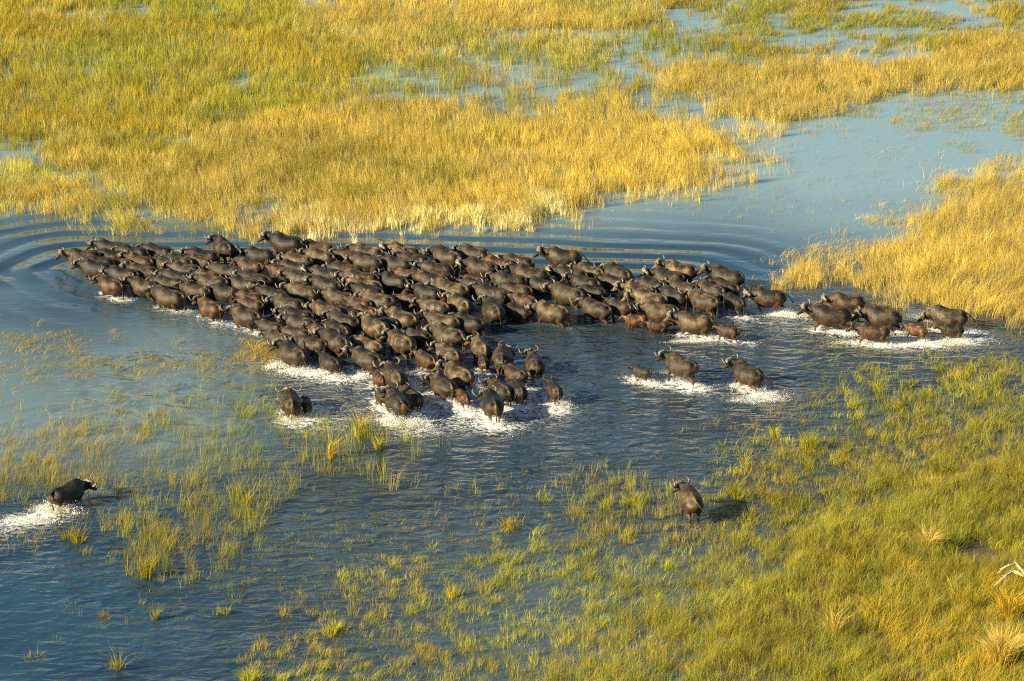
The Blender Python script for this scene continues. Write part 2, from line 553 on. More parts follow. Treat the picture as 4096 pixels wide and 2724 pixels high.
for nm, arr in (("ring", dist), ("wave", wave), ("swell", swell), ("chop", chop), ("foam", foam), ("churn", churn), ("calm", calm)):
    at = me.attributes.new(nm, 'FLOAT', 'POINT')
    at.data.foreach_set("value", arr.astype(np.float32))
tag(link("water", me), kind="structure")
# ------------------------------------------------------------------ buffalo hide and horn
hide, nt, N, L, P = new_mat("buffalo_hide")
tc = node(N, "ShaderNodeTexCoord")
oi = node(N, "ShaderNodeObjectInfo")
sep = node(N, "ShaderNodeSeparateXYZ"); L.new(tc.outputs["Object"], sep.inputs[0])
shift = node(N, "ShaderNodeVectorMath", operation='ADD')
cmb = node(N, "ShaderNodeCombineXYZ")
ml = node(N, "ShaderNodeMath", operation='MULTIPLY'); ml.inputs[1].default_value = 40
L.new(oi.outputs["Random"], ml.inputs[0]); L.new(ml.outputs[0], cmb.inputs[0]); L.new(ml.outputs[0], cmb.inputs[1])
L.new(tc.outputs["Object"], shift.inputs[0]); L.new(cmb.outputs[0], shift.inputs[1])
n1 = node(N, "ShaderNodeTexNoise"); n1.inputs["Scale"].default_value = 2.6; n1.inputs["Detail"].default_value = 6; n1.inputs["Roughness"].default_value = 0.65
n2 = node(N, "ShaderNodeTexNoise"); n2.inputs["Scale"].default_value = 14; n2.inputs["Detail"].default_value = 5; n2.inputs["Roughness"].default_value = 0.7
L.new(shift.outputs[0], n1.inputs["Vector"]); L.new(shift.outputs[0], n2.inputs["Vector"])
mudr = ramp(N, [(0.38, (0.38, 0.36, 0.35)), (0.50, (0.95, 0.93, 0.90)), (0.63, (3.1, 2.8, 2.2))])
L.new(n1.outputs[0], mudr.inputs[0])
mul = node(N, "ShaderNodeMixRGB", blend_type='MULTIPLY'); mul.inputs[0].default_value = 1
L.new(oi.outputs["Color"], mul.inputs[1]); L.new(mudr.outputs[0], mul.inputs[2])
# thin brown hair lower on the flanks and legs
low = node(N, "ShaderNodeMapRange"); low.inputs["From Min"].default_value = 1.02; low.inputs["From Max"].default_value = 0.55
adz = node(N, "ShaderNodeMath", operation='MULTIPLY_ADD'); adz.inputs[1].default_value = -0.45; L.new(n1.outputs[0], adz.inputs[0]); 
sb = node(N, "ShaderNodeMath", operation='ADD'); sb.inputs[1].default_value = 0.2
L.new(sep.outputs[2], sb.inputs[0]); L.new(sb.outputs[0], adz.inputs[2]); L.new(adz.outputs[0], low.inputs["Value"])
lw = node(N, "ShaderNodeMath", operation='MULTIPLY'); lw.inputs[1].default_value = 0.75; L.new(low.outputs[0], lw.inputs[0])
red = node(N, "ShaderNodeMixRGB"); red.inputs[2].default_value = (0.075, 0.032, 0.0095, 1)
L.new(lw.outputs[0], red.inputs[0]); L.new(mul.outputs[0], red.inputs[1])
# hollow-side ear hair, wet shanks
wet = node(N, "ShaderNodeMapRange"); wet.inputs["From Min"].default_value = 0.40; wet.inputs["From Max"].default_value = 0.22
L.new(sep.outputs[2], wet.inputs["Value"])
wm_ = node(N, "ShaderNodeMixRGB"); wm_.inputs[2].default_value = (0.05, 0.032, 0.018, 1)
wl = node(N, "ShaderNodeMath", operation='MULTIPLY'); wl.inputs[1].default_value = 0.6; L.new(wet.outputs[0], wl.inputs[0])
L.new(wl.outputs[0], wm_.inputs[0]); L.new(red.outputs[0], wm_.inputs[1])
vm = node(N, "ShaderNodeVectorMath", operation='DISTANCE'); vm.inputs[1].default_value = (-1.12, 0, 1.02)
vs_ = node(N, "ShaderNodeVectorMath", operation='MULTIPLY'); vs_.inputs[1].default_value = (1.0, 1.5, .7)
vc = node(N, "ShaderNodeVectorMath", operation='SUBTRACT'); vc.inputs[1].default_value = (-1.08, 0, 1.0)
L.new(tc.outputs["Object"], vc.inputs[0]); L.new(vc.outputs[0], vs_.inputs[0])
vl = node(N, "ShaderNodeVectorMath", operation='LENGTH'); L.new(vs_.outputs[0], vl.inputs[0])
om = node(N, "ShaderNodeMapRange"); om.inputs["From Min"].default_value = .24; om.inputs["From Max"].default_value = .13
L.new(vl.outputs["Value"], om.inputs["Value"])
oc = node(N, "ShaderNodeMixRGB"); oc.inputs[2].default_value = (.17, .085, .018, 1)
ol = node(N, "ShaderNodeMath", operation='MULTIPLY'); L.new(oi.outputs["Random"], ol.inputs[1]); L.new(om.outputs[0], ol.inputs[0])
L.new(ol.outputs[0], oc.inputs[0]); L.new(wm_.outputs[0], oc.inputs[1])
L.new(oc.outputs[0], P.inputs["Base Color"])
P.inputs["Roughness"].default_value = 0.56
P.inputs["Specular IOR Level"].default_value = 0.35
b = node(N, "ShaderNodeBump"); b.inputs["Strength"].default_value = 0.5; b.inputs["Distance"].default_value = 0.05
ad = node(N, "ShaderNodeMath", operation='ADD'); L.new(n1.outputs[0], ad.inputs[0]); L.new(n2.outputs[0], ad.inputs[1])
L.new(ad.outputs[0], b.inputs["Height"]); L.new(b.outputs[0], P.inputs["Normal"])

hornm, nt, N, L, P = new_mat("horn")
tc = node(N, "ShaderNodeTexCoord")
n1 = node(N, "ShaderNodeTexNoise"); n1.inputs["Scale"].default_value = 9; n1.inputs["Detail"].default_value = 5
L.new(tc.outputs["Object"], n1.inputs["Vector"])
cr = ramp(N, [(0.3, (0.06, 0.05, 0.036)), (0.55, (0.19, 0.16, 0.11)), (0.75, (0.40, 0.34, 0.25))])
L.new(n1.outputs[0], cr.inputs[0]); L.new(cr.outputs[0], P.inputs["Base Color"])
P.inputs["Roughness"].default_value = 0.5
b = node(N, "ShaderNodeBump"); b.inputs["Strength"].default_value = 0.5; b.inputs["Distance"].default_value = 0.02
L.new(n1.outputs[0], b.inputs["Height"]); L.new(b.outputs[0], P.inputs["Normal"])

# ------------------------------------------------------------------ buffalo shape
def loft(bm, pts, rad, n=14, side=Vector((0, 1, 0)), flat=None):
    """closed tube through pts; rad = (half width, half height) each"""
    rings = []
    P_ = [Vector(p) for p in pts]
    for i, p in enumerate(P_):
        t = (P_[min(i + 1, len(P_) - 1)] - P_[max(i - 1, 0)]).normalized()
        s = (side - t * side.dot(t)).normalized()
        u = s.cross(t).normalized()
        if abs(t.z) < 0.9 and u.z < 0: u = -u
        rw, rh = rad[i]
        ring = []
        for k in range(n):
            a = 2 * math.pi * k / n
            ca, sa = math.cos(a), math.sin(a)
            ring.append(bm.verts.new(p + s * (rw * ca) + u * (rh * sa)))
        rings.append(ring)
    for r0, r1 in zip(rings, rings[1:]):
        for k in range(n):
            bm.faces.new((r0[k], r0[(k + 1) % n], r1[(k + 1) % n], r1[k]))
    for r, c, sgn in ((rings[0], P_[0], 1), (rings[-1], P_[-1], -1)):
        t = (P_[0] - P_[1] if sgn == 1 else P_[-1] - P_[-2]).normalized()
        v = bm.verts.new(c + t * 0.35 * min(rad[0] if sgn == 1 else rad[-1]))
        for k in range(n):
            f = (r[k], r[(k + 1) % n], v)
            bm.faces.new(f if sgn == -1 else f[::-1])
def catmull(pts, m=4):
    out = []
    n = len(pts)
    A = np.array(pts, float)
    for i in range(n - 1):
        p0, p1, p2, p3 = A[max(i - 1, 0)], A[i], A[i + 1], A[min(i + 2, n - 1)]
        for k in range(m):
            t = k / m
            out.append(0.5 * ((2 * p1) + (-p0 + p2) * t + (2 * p0 - 5 * p1 + 4 * p2 - p3) * t * t + (-p0 + 3 * p1 - 3 * p2 + p3) * t ** 3))
    out.append(A[-1])
    return out
def smooth_loft(bm, rows, n=16, m=3, side=Vector((0, 1, 0))):
    """rows: x y z halfwidth halfheight"""
    c = catmull(rows, m)
    loft(bm, [r[:3] for r in c], [(max(r[3], .01), max(r[4], .01)) for r in c], n, side)

def build_buffalo(name, kind='a', gait='walk', seed=0, yaw=0.0, nod=0.0, tail='down', voxel=0.024):
    """body: one continuous skin; returns (body mesh, horn meshes)"""
    rs = random.Random(seed)
    bm = bmesh.new()
    young = kind in 'cs'
    g = {'b': 1.20, 'a': 1.13, 's': 1.04, 'c': 0.95}[kind]      # girth
    hump = {'b': 0.05, 'a': 0.025, 's': 0.0, 'c': -0.02}[kind]
    # trunk
    smooth_loft(bm, [(-1.06, 0, 1.17, .12, .13), (-1.00, 0, 1.12, .24 * g, .25), (-.84, 0, 1.07, .34 * g, .36), (-.58, 0, 1.04, .38 * g, .39),
                     (-.25, 0, .975, .435 * g, .455), (.08, 0, .96, .45 * g, .48), (.36, 0, 1.00 + hump * .5, .41 * g, .49), (.60, 0, 1.06 + hump, .34 * g, .47),
                     (.80, 0, 1.10 + hump * .7, .27 * g, .37), (.95, 0, 1.10, .20 * g, .27)], 22, 3)
    # spine ridge and hip bones
    smooth_loft(bm, [(-1.0, 0, 1.34, .05, .05), (-.7, 0, 1.41, .10, .06), (-.2, 0, 1.385, .10, .07), (.2, 0, 1.40, .10, .08), (.5, 0, 1.49 + hump, .11, .08), (.75, 0, 1.42 + hump, .12, .1)], 10, 3)
    for s in (-1, 1):
        smooth_loft(bm, [(-.52, s * .18, 1.34, .06, .05), (-.62, s * .24, 1.33, .075, .065), (-.74, s * .25, 1.28, .06, .06)], 8, 2)
        # shoulder blade
        smooth_loft(bm, [(.58, s * .17, 1.38, .09, .07), (.60, s * .255 * g, 1.18, .16, .10), (.58, s * .27 * g, .95, .15, .10), (.52, s * .24, .75, .11, .1)], 10, 2, Vector((1, 0, 0)))
    # neck bends towards the head
    ya = R(yaw)
    nx, ny = 0.78, 0.0
    L1, L2 = 0.27, 0.25
    p1 = (nx + L1 * math.cos(ya * .35), ny + L1 * math.sin(ya * .35), 1.17 + nod * .35)
    p2 = (p1[0] + L2 * math.cos(ya * .75), p1[1] + L2 * math.sin(ya * .75), 1.20 + nod * .85)
    sd = Vector((-math.sin(ya * .5), math.cos(ya * .5), 0))
    nk = 1.12 if kind == 'b' else 1.02 if kind == 'a' else 0.86
    smooth_loft(bm, [(.62, 0, 1.13, .27, .38), (.86, 0, 1.14 + nod * .1, .21 * nk, .30 * nk), (*p1, .175 * nk, .235 * nk), (*p2, .15 * nk, .18 * nk)], 14, 3, sd)
    # head
    pit = R(34) if not young else R(28)
    f = Vector((math.cos(ya) * math.cos(pit), math.sin(ya) * math.cos(pit), -math.sin(pit)))
    sy = Vector((-math.sin(ya), math.cos(ya), 0))
    upv = sy.cross(f) * -1
    if upv.z < 0: upv = -upv
    H = Vector(p2) + Vector((0, 0, .03))
    hl = {'b': 1.0, 'a': .97, 's': .9, 'c': .82}[kind]
    rows = []
    for a, dz, w_, h_ in ((-.05, 0, .13, .15), (.08, .01, .155, .165), (.20, 0, .145, .15), (.32, -.01, .11, .12), (.44, -.015, .088, .098), (.54, -.015, .095, .092), (.60, -.02, .085, .075)):
        p = H + f * (a * hl) + upv * dz
        rows.append((*p, w_ * hl, h_ * hl))
    smooth_loft(bm, rows, 14, 3, sy)
    # eye ridges, nostril pad
    for s in (-1, 1):
        p = H + f * .17 * hl + sy * (s * .125 * hl) + upv * .06
        smooth_loft(bm, [(*(p - f * .05), .03, .03), (*p, .045, .04), (*(p + f * .05), .025, .025)], 8, 2, sy)
        # drooping ears
        e0 = H + f * .02 + sy * (s * .12) + upv * .02
        e1 = e0 + sy * (s * .15) - Vector((0, 0, .03)) - f * .02
        e2 = e1 + sy * (s * .13) - Vector((0, 0, .09))
        smooth_loft(bm, [(*e0, .035, .03), (*e1, .075, .028), (*((e1 + e2) / 2), .085, .026), (*e2, .03, .022)], 8, 2, f)
    # dewlap
    smooth_loft(bm, [(.55, 0, .74, .10, .12), (.78, 0, .80, .08, .13), (1.0, 0, .92, .05, .10)], 10, 2)
    # legs
    if gait == 'walk':
        ph = [(.20, .0), (-.16, .0), (-.14, .0), (.18, .0)]
    elif gait == 'stand':
        ph = [(.04, 0), (-.05, 0), (-.03, 0), (.07, 0)]
    elif gait == 'stride':
        ph = [(-.20, .12), (.24, 0), (.20, 0), (-.22, .10)]
    else:                                            # run
        ph = [(.34, .16), (.22, .05), (-.30, .06), (.14, .18)]
    ph = [(a + rs.uniform(-.05, .05), l) for a, l in ph]
    k = 0
    for s in (1, -1):                                # fore
        a, lift = ph[k]; k += 1
        kn = (.53 + a * .55 + lift * .5, s * .215, .43 + lift * .4)
        fe = (.53 + a - lift * .6, s * .21, .14 + lift)
        ho = (fe[0] + .03 - lift * .3, s * .21, .03 + lift * .9)
        smooth_loft(bm, [(.56, s * .20, .98, .13, .17), (.53 + a * .15, s * .22, .74, .10, .13), (.53 + a * .35, s * .22, .56, .075, .09), (*kn, .066, .072),
                         (*((np.array(kn) + fe) / 2), .048, .052), (*fe, .056, .060), (*ho, .075, .085)], 12, 2, Vector((0, 1, 0)))
    for s in (1, -1):                                # hind
        a, lift = ph[k]; k += 1
        st = (-.60 + a * .35 + lift * .4, s * .225, .68 + lift * .15)
        hk = (-.84 + a * .75, s * .20, .46 + lift * .55)
        fe = (-.76 + a, s * .20, .14 + lift)
        ho = (-.72 + a - lift * .4, s * .20, .03 + lift * .85)
        smooth_loft(bm, [(-.72, s * .19, 1.12, .19, .27), (-.72 + a * .1, s * .20 * g, .93, .185, .28), (*st, .14, .19), ((st[0] + hk[0]) / 2 - .01, s * .215, (st[2] + hk[2]) / 2 - .02, .075, .10),
                         (*hk, .058, .075), (*((np.array(hk) + fe) / 2 + np.array((-.01, 0, 0))), .046, .052), (*fe, .056, .06), (*ho, .075, .085)], 12, 2, Vector((0, 1, 0)))
    # tail with a tuft
    if tail == 'down':
        sw = rs.uniform(-.08, .08)
        tp = [(-1.02, 0, 1.31, .05, .05), (-1.12, sw * .2, 1.20, .04, .04), (-1.14, sw * .6, .95, .032, .032), (-1.13, sw, .70, .03, .03), (-1.14, sw * 1.2, .55, .05, .05), (-1.14, sw * 1.3, .40, .03, .03)]
    elif tail == 'swish':
        tp = [(-1.02, 0, 1.31, .05, .05), (-1.16, -.06, 1.24, .04, .04), (-1.30, -.20, 1.05, .032, .032), (-1.38, -.36, .88, .03, .03), (-1.42, -.46, .78, .05, .05), (-1.44, -.54, .68, .03, .03)]
    else:
        tp = [(-1.02, 0, 1.31, .05, .05), (-1.20, .03, 1.33, .04, .04), (-1.40, .08, 1.24, .032, .032), (-1.52, .12, 1.05, .03, .03), (-1.55, .14, .94, .05, .05), (-1.56, .15, .84, .03, .03)]
    smooth_loft(bm, tp, 8, 3)
    me0 = bpy.data.meshes.new(name + "_raw")
    bm.normal_update(); bm.to_mesh(me0); bm.free()
    tmp = bpy.data.objects.new(name + "_raw", me0)
    C.objects.link(tmp)
    md = tmp.modifiers.new("remesh", 'REMESH'); md.mode = 'VOXEL'; md.voxel_size = voxel; md.use_smooth_shade = True
    sm = tmp.modifiers.new("smooth", 'SMOOTH'); sm.factor = 0.6; sm.iterations = 5
    dg = bpy.context.evaluated_depsgraph_get()
    me = bpy.data.meshes.new_from_object(tmp.evaluated_get(dg))
    me.name = name
    bpy.data.objects.remove(tmp); bpy.data.meshes.remove(me0)
    me.materials.clear(); me.materials.append(hide)
    me.polygons.foreach_set("use_smooth", [True] * len(me.polygons))
    # horns
    horns = []
    size = {'b': 1.12, 'a': 1.0, 's': .55, 'c': .22}[kind]
    boss = {'b': 1.0, 'a': .62, 's': .35, 'c': .0}[kind]
    for s in (-1, 1):
        hb = bmesh.new()
        o = H + f * .03 + upv * (.135 * hl)
        if kind in 'ba':
            way = [(0.015, 0, .0), (.10, 0, .035), (.19, -.02, .01), (.30, -.05, -.075), (.42, -.09, -.105), (.52, -.11, -.05), (.56, -.10, .06), (.54, -.07, .16), (.47, -.04, .235)]
            th = [.075 + .03 * boss, .085 + .03 * boss, .075 + .012 * boss, .056, .048, .042, .034, .024, .012]
            wd = [.11 + .03 * boss, .115 + .03 * boss, .085, .060, .050, .042, .034, .024, .012]
        elif kind == 's':
            way = [(.06, 0, .0), (.16, 0, .03), (.30, -.02, .03), (.44, -.03, .10), (.52, -.03, .24), (.50, -.02, .36)]
            th = [.06, .06, .052, .045, .03, .012]; wd = th
        else:
            way = [(.09, 0, .0), (.22, 0, .06), (.36, 0, .16), (.44, 0, .30)]
            th = [.10, .09, .07, .03]; wd = th
        rows = []
        for (a, b_, c), w_, h_ in zip(way, wd, th):
            p = o + (sy * (s * a) + f * b_ * 1.0 + upv * c) * size
            rows.append((*p, w_ * size, h_ * size * .9))
        smooth_loft(hb, rows, 10, 3, f)
        hm = bpy.data.meshes.new(name + "_horn")
        bmesh.ops.recalc_face_normals(hb, faces=hb.faces)
        hb.to_mesh(hm); hb.free()
        hm.materials.append(hornm)
        hm.polygons.foreach_set("use_smooth", [True] * len(hm.polygons))
        horns.append(hm)
    return me, horns

PROTO = {}
YAWS = (-50, -24, -8, 8, 22, 36)
def proto(kind, gait, yaw, nod, tail):
    yq = min(YAWS, key=lambda a: abs(a - yaw))
    key = (kind, gait, yq, nod, tail)
    if key not in PROTO:
        PROTO[key] = build_buffalo("buffalo", kind, gait, len(PROTO), yq, nod, tail)
    return PROTO[key], yaw - yq
TINT = dict(N=(.024, .0170, .0092), D=(.0125, .0095, .0062), L=(.046, .033, .0175), R=(.034, .0178, .0075), O=(.080, .035, .011))

# where each animal stands in the herd, in words
def ordinal(n):
    w = ["", "first", "second", "third", "fourth", "fifth", "sixth", "seventh", "eighth", "ninth", "tenth", "eleventh", "twelfth", "thirteenth",
         "fourteenth", "fifteenth", "sixteenth", "seventeenth", "eighteenth", "nineteenth", "twentieth"]
    if n <= 20: return w[n]
    if n < 30: return "twenty-" + w[n - 20]
    return "thirtieth" if n == 30 else "thirty-" + w[min(n - 30, 9)]
LOOK = {('b', 'N'): "broad grey-brown buffalo bull", ('b', 'D'): "broad dark buffalo bull", ('b', 'L'): "dusty pale-backed buffalo bull",
        ('a', 'N'): "grey-brown adult buffalo", ('a', 'D'): "dark adult buffalo", ('a', 'L'): "dusty pale-backed adult buffalo", ('a', 'R'): "rusty-brown adult buffalo",
        ('s', 'N'): "grey-brown young buffalo", ('s', 'D'): "dark young buffalo", ('s', 'R'): "reddish-brown young buffalo",
        ('c', 'R'): "small reddish-brown calf", ('c', 'D'): "small dark calf", ('c', 'O'): "small orange-brown calf"}
special = {}
def say(px, py, text):
    """text belongs to the animal nearest that survey point"""
    b_ = min(beasts, key=lambda q_: math.hypot(q_['px'] - px, q_['py'] - py))
    special[id(b_)] = text
say(2762, 1998, "lone buffalo bull wading nearly clear of the water at grassy right shore")
say(262, 1972, "dark wet buffalo charging right alone in the reeds, white wake behind it")
say(1163, 1615, "buffalo with wide horns seen squarely from behind, dark calf at its right side")
say(1227, 1618, "dark calf pressed against the right flank of the cow seen from behind")
say(2726, 1465, "galloping buffalo bull between the small calf and the rearmost bull in open water")
say(2566, 1489, "small dark calf running ahead of two adults in the open water")
say(2990, 1499, "galloping buffalo with curled horns, rightmost of the three crossing open water")
say(2251, 1032, "tall bull in profile with raised head on the herd's far edge before ripples")
say(896, 992, "tall bull turned away, standing out above the herd's far left edge")
say(1144, 976, "dark bull with big curled horn on the far edge, before bright reed fringe")
say(2721, 1085, "large pale-backed bull, highest on the far edge of the right wing")
say(2897, 1116, "dark broad bull at the far right corner of the packed herd")
say(336, 1031, "leading buffalo with muzzle stretched over the water at the herd's left tip")
say(2775, 1292, "large pale-backed bull in side view at the right wing's near edge, calf behind")
say(2911, 1328, "small reddish calf trailing behind the large pale-backed bull's rump")
say(2629, 1302, "reddish calf in side view in front of the large pale-backed bull's head")
say(2544, 1284, "small orange calf beside the chin of a bull, right wing's near edge")
say(3072, 1194, "buffalo trotting alone in white spray just behind the packed right wing")
say(3387, 1212, "rusty-brown buffalo nearest the golden reeds among the trailing stragglers")
say(3321, 1265, "galloping bull with pale horn boss leading the group of trailing stragglers")
say(3529, 1270, "grey-brown bull in the middle of the trailing stragglers, horns in profile")
say(3491, 1328, "reddish-brown young buffalo running in front of the trailing stragglers' middle bull")
say(3666, 1318, "small orange-brown calf running between two bulls among the trailing stragglers")
say(3793, 1270, "last buffalo of the trailing stragglers, head down in spray beside the reeds")
say(3808, 1323, "small dark calf running in front of the last straggler's flank")
say(1968, 1615, "dark bull seen from behind in foam, hindmost of the bottom cluster")
say(1589, 1616, "pale-rumped bull wading away in high white spray at the cluster's lower left")
say(2217, 1562, "young buffalo by itself in splashes, rightmost of the bottom cluster")
say(2139, 1460, "buffalo with wide upswept horns and swinging tail right of the bottom cluster")
say(2010, 1433, "bull turning its head right, away from the herd, in the bottom cluster")
say(1924, 1396, "buffalo with curled pale horns walking straight away, calf at its heels")
say(1934, 1450, "reddish calf right behind the heels of the cow with curled pale horns")
say(1851, 1589, "small orange calf in bright foam beside a bull in the bottom cluster")
say(1171, 1420, "broad bull seen from behind, bursting white foam, left end of the cluster")
say(1317, 1450, "dark young buffalo following in foam between two bulls at the herd's lower edge")
say(444, 1142, "rusty-rumped buffalo at the near left edge with foam round its legs")
say(668, 1190, "broad bull in side view on the near left edge behind the rusty one")
ranks = {}
FX, FY = [200, 340, 650, 900, 1150, 1500, 2000, 2250, 2500, 2720, 2950, 4000], [1030, 1005, 1005, 1000, 1000, 1010, 1010, 1030, 1060, 1080, 1130, 1180]
for b_ in beasts:
    low_ = b_['py'] > 1330 and b_['px'] < 2400
    r_ = int(max(0, b_['py'] - np.interp(b_['px'], FX, FY)) // 40) + 1
    b_['rank'] = ('low', int((b_['py'] - 1330) // 75) + 1) if low_ else ('herd', r_)
    ranks.setdefault(b_['rank'], []).append(b_)
for (zone, r_), lst in ranks.items():
    lst.sort(key=lambda q_: q_['px'])
    for i, b_ in enumerate(lst):
        if id(b_) in special: continue
        look = LOOK[(b_['kind'], b_['tint'])]
        if zone == 'low':
            special[id(b_)] = f"{look}, {ordinal(r_)} row of the bottom cluster, {ordinal(i + 1)} from left"
        else:
            special[id(b_)] = f"{look}, {ordinal(r_)} row from herd's far edge, {ordinal(i + 1)} from left"

for i, b_ in enumerate(beasts):
    kind = b_['kind']
    gait = 'run' if b_['run'] else ('walk', 'stride', 'stand')[i % 3] if b_['w'] < .45 else ('walk', 'stride')[i % 2]
    deep = b_['w'] > .5
    if deep: gait = 'walk'
    nod = -.35 if b_['hd'] else (.08 if b_.get('far') or b_['run'] else (-.06, -.18, 0.02, -.10)[(i * 7) % 4])
    if kind in 'sc': nod = 0.0
    nod = b_.get('n', nod)
    tail = 'out' if (b_['run'] and i % 2) else 'swish' if (b_['run'] or (b_['w'] < .42 and i % 5 == 0)) else 'down'
    if b_['px'] > 2700 and b_['py'] > 1900: tail = 'swish'
    (body, horns), rest = proto(kind, gait, b_['hy'], nod, tail)
    nm = "buffalo_calf" if kind == 'c' else "buffalo"
    o = link(nm, body)
    s = b_['scale']
    o.location = (b_['x'], b_['y'], -b_['w'])
    o.rotation_euler = (0, 0, R(b_['head'] + rest * 0.35))
    o.scale = (s * random.uniform(.93, 1.0), s * random.uniform(1.04, 1.13), s * random.uniform(1.04, 1.09))
    c = np.array(TINT[b_['tint']]) * random.uniform(.85, 1.2)
    o.color = (*c, 1)
    cat = "calf" if kind == 'c' else "buffalo"
    g = "calves running with the buffalo herd" if kind == 'c' else "buffalo of the herd wading through the marsh"
    tag(o, special[id(b_)], cat, g)
    for hm in horns:
        h = link("horn", hm, o)
# ------------------------------------------------------------------ splashes thrown up by the legs
sm_, nt, N, L, P = new_mat("splash_water")
P.inputs["Base Color"].default_value = (0.86, 0.85, 0.80, 1)
P.inputs["Roughness"].default_value = 0.45
P.inputs["Subsurface Weight"].default_value = 0.0
OCT = np.array([(1, 0, 0), (-1, 0, 0), (0, 1, 0), (0, -1, 0), (0, 0, 1), (0, 0, -1)], float)
OF = np.array([(0, 2, 4), (2, 1, 4), (1, 3, 4), (3, 0, 4), (2, 0, 5), (1, 2, 5), (3, 1, 5), (0, 3, 5)])
dv, dr = [], []
def spray(x, y, n, sx, sy, zh, r0, r1, z0=0.0, ux=0.0, uy=0.0):
    n = int(n * 4.5); r0 *= .32; r1 *= .28; sx *= .75; sy *= .75; zh *= 1.25
    lob = rng.normal(0, .8, (max(3, n // 160), 2)); pick = rng.integers(0, len(lob), n)
    ox = (rng.normal(0, .45, n) + lob[pick, 0]) * sx; oy = (rng.normal(0, .45, n) + lob[pick, 1]) * sy; _ = 0
    fall = np.exp(-0.5 * ((ox / sx) ** 2 + (oy / sy) ** 2))
    z = z0 + rng.exponential(zh, n) * (0.3 + 0.7 * fall)
    dv.append(np.stack([x + ox + ux * z, y + oy + uy * z, z], -1))
    rr = r0 + (r1 - r0) * rng.random(n) ** 2.5
    dr.append(rr * np.exp(-z / (zh * 3.5)))
for b_ in beasts:
    s = b_['sp']
    if s < .2: continue
    h = R(b_['head']); hx, hy = math.cos(h), math.sin(h)
    k = b_['scale']
    for fwd in (-.95, .6):
        for side in (-.25, .25):
            cx = b_['x'] + (fwd * hx - side * hy) * k; cy = b_['y'] + (fwd * hy + side * hx) * k
            spray(cx, cy, int(190 * s), .16, .16, .10 * s + .02, .010, .042, 0, -.4 * hx, -.4 * hy)
            spray(cx, cy, int(90 * s), .30, .30, .26 * s, .006, .022)
    # low tumbling mound just behind and to the near side
    spray(b_['x'] - 1.1 * hx * k, b_['y'] - 1.1 * hy * k - .15, int(320 * s), .42, .30, .075 * s + .02, .010, .050)
    spray(b_['x'] - .2 * hx * k, b_['y'] - .3 - .2 * hy * k, int(160 * s), .50, .2, .05 * s + .02, .010, .04)
def at(px, py): return ground(px, py)
# thrown fans: behind the charging animal, before the last straggler, beside the cluster
x, y = at(225, 2040); spray(x, y, 1300, .75, .30, .16, .015, .09)
x, y = at(130, 2085); spray(x, y, 900, .95, .25, .11, .015, .07)
x, y = at(380, 1985); spray(x, y, 700, .7, .5, .45, .006, .022)
x, y = at(3690, 1290); spray(x, y, 1300, .55, .35, .38, .006, .03, 0, -.8, 0)
x, y = at(1650, 1560); spray(x, y, 1300, .35, .4, .28, .010, .06, 0, -.3, 0)
x, y = at(1915, 1560); spray(x, y, 1200, .40, .5, .25, .008, .045)
x, y = at(1580, 1690); spray(x, y, 1300, .5, .35, .20, .012, .075)
x, y = at(1670, 1700); spray(x, y, 1100, .45, .3, .18, .012, .075)
x, y = at(2250, 1625); spray(x, y, 700, .4, .2, .20, .010, .05)
x, y = at(1110, 1470); spray(x, y, 1000, .45, .25, .10, .015, .08)
x, y = at(1200, 1487); spray(x, y, 1200, .55, .22, .10, .015, .08)
x, y = at(1290, 1500); spray(x, y, 900, .6, .2, .10, .015, .07)
x, y = at(1450, 1510); spray(x, y, 700, .4, .2, .12, .015, .07)
x, y = at(2700, 1500); spray(x, y, 900, .9, .4, .16, .006, .03)
x, y = at(3040, 1600); spray(x, y, 1100, .8, .4, .14, .010, .05)
x, y = at(3150, 1262); spray(x, y, 800, .8, .3, .10, .012, .06)
x, y = at(3000, 1240); spray(x, y, 700, .6, .3, .10, .012, .06)
x, y = at(3480, 1372); spray(x, y, 900, 1.3, .25, .06, .012, .05)
x, y = at(3650, 1382); spray(x, y, 900, 1.2, .25, .06, .012, .05)
x, y = at(3830, 1375); spray(x, y, 600, .8, .3, .10, .010, .05)
x, y = at(2770, 1365); spray(x, y, 700, .9, .2, .05, .010, .045)
cv = np.concatenate(dv); cr_ = np.concatenate(dr)
n = len(cv)
wob_ = rng.uniform(.6, 1.4, (n, 6, 1))
str_ = rng.normal(0, 1, (n, 3)); str_ /= np.linalg.norm(str_, axis=1, keepdims=True)
dl = OCT[None] * cr_[:, None, None] * wob_
dl = dl + str_[:, None, :] * np.sum(dl * str_[:, None, :], -1, keepdims=True) * rng.uniform(0, 2.6, (n, 1, 1))
V = cv[:, None, :] + dl
V[..., 2] = np.maximum(V[..., 2], -0.02)
Fc = (OF[None] + (np.arange(n) * 6)[:, None, None]).reshape(-1)
me = mesh_np("splash", V.reshape(-1, 3), Fc, np.full(n * 8, 3), sm_)
tag(link("splash", me), "white spray and droplets thrown up round the wading buffalo", "splash", kind="stuff")

# ------------------------------------------------------------------ grass and reeds
gm, nt, N, L, P = new_mat("grass_blade")
at_ = node(N, "ShaderNodeAttribute"); at_.attribute_name = "Col"
out = N["Material Output"]
df = node(N, "ShaderNodeBsdfDiffuse"); tr = node(N, "ShaderNodeBsdfTranslucent")
mx = node(N, "ShaderNodeMixShader"); mx.inputs[0].default_value = 0.32
L.new(at_.outputs["Color"], df.inputs[0]); L.new(at_.outputs["Color"], tr.inputs[0])
L.new(df.outputs[0], mx.inputs[1]); L.new(tr.outputs[0], mx.inputs[2]); L.new(mx.outputs[0], out.inputs[0])
N.remove(P)

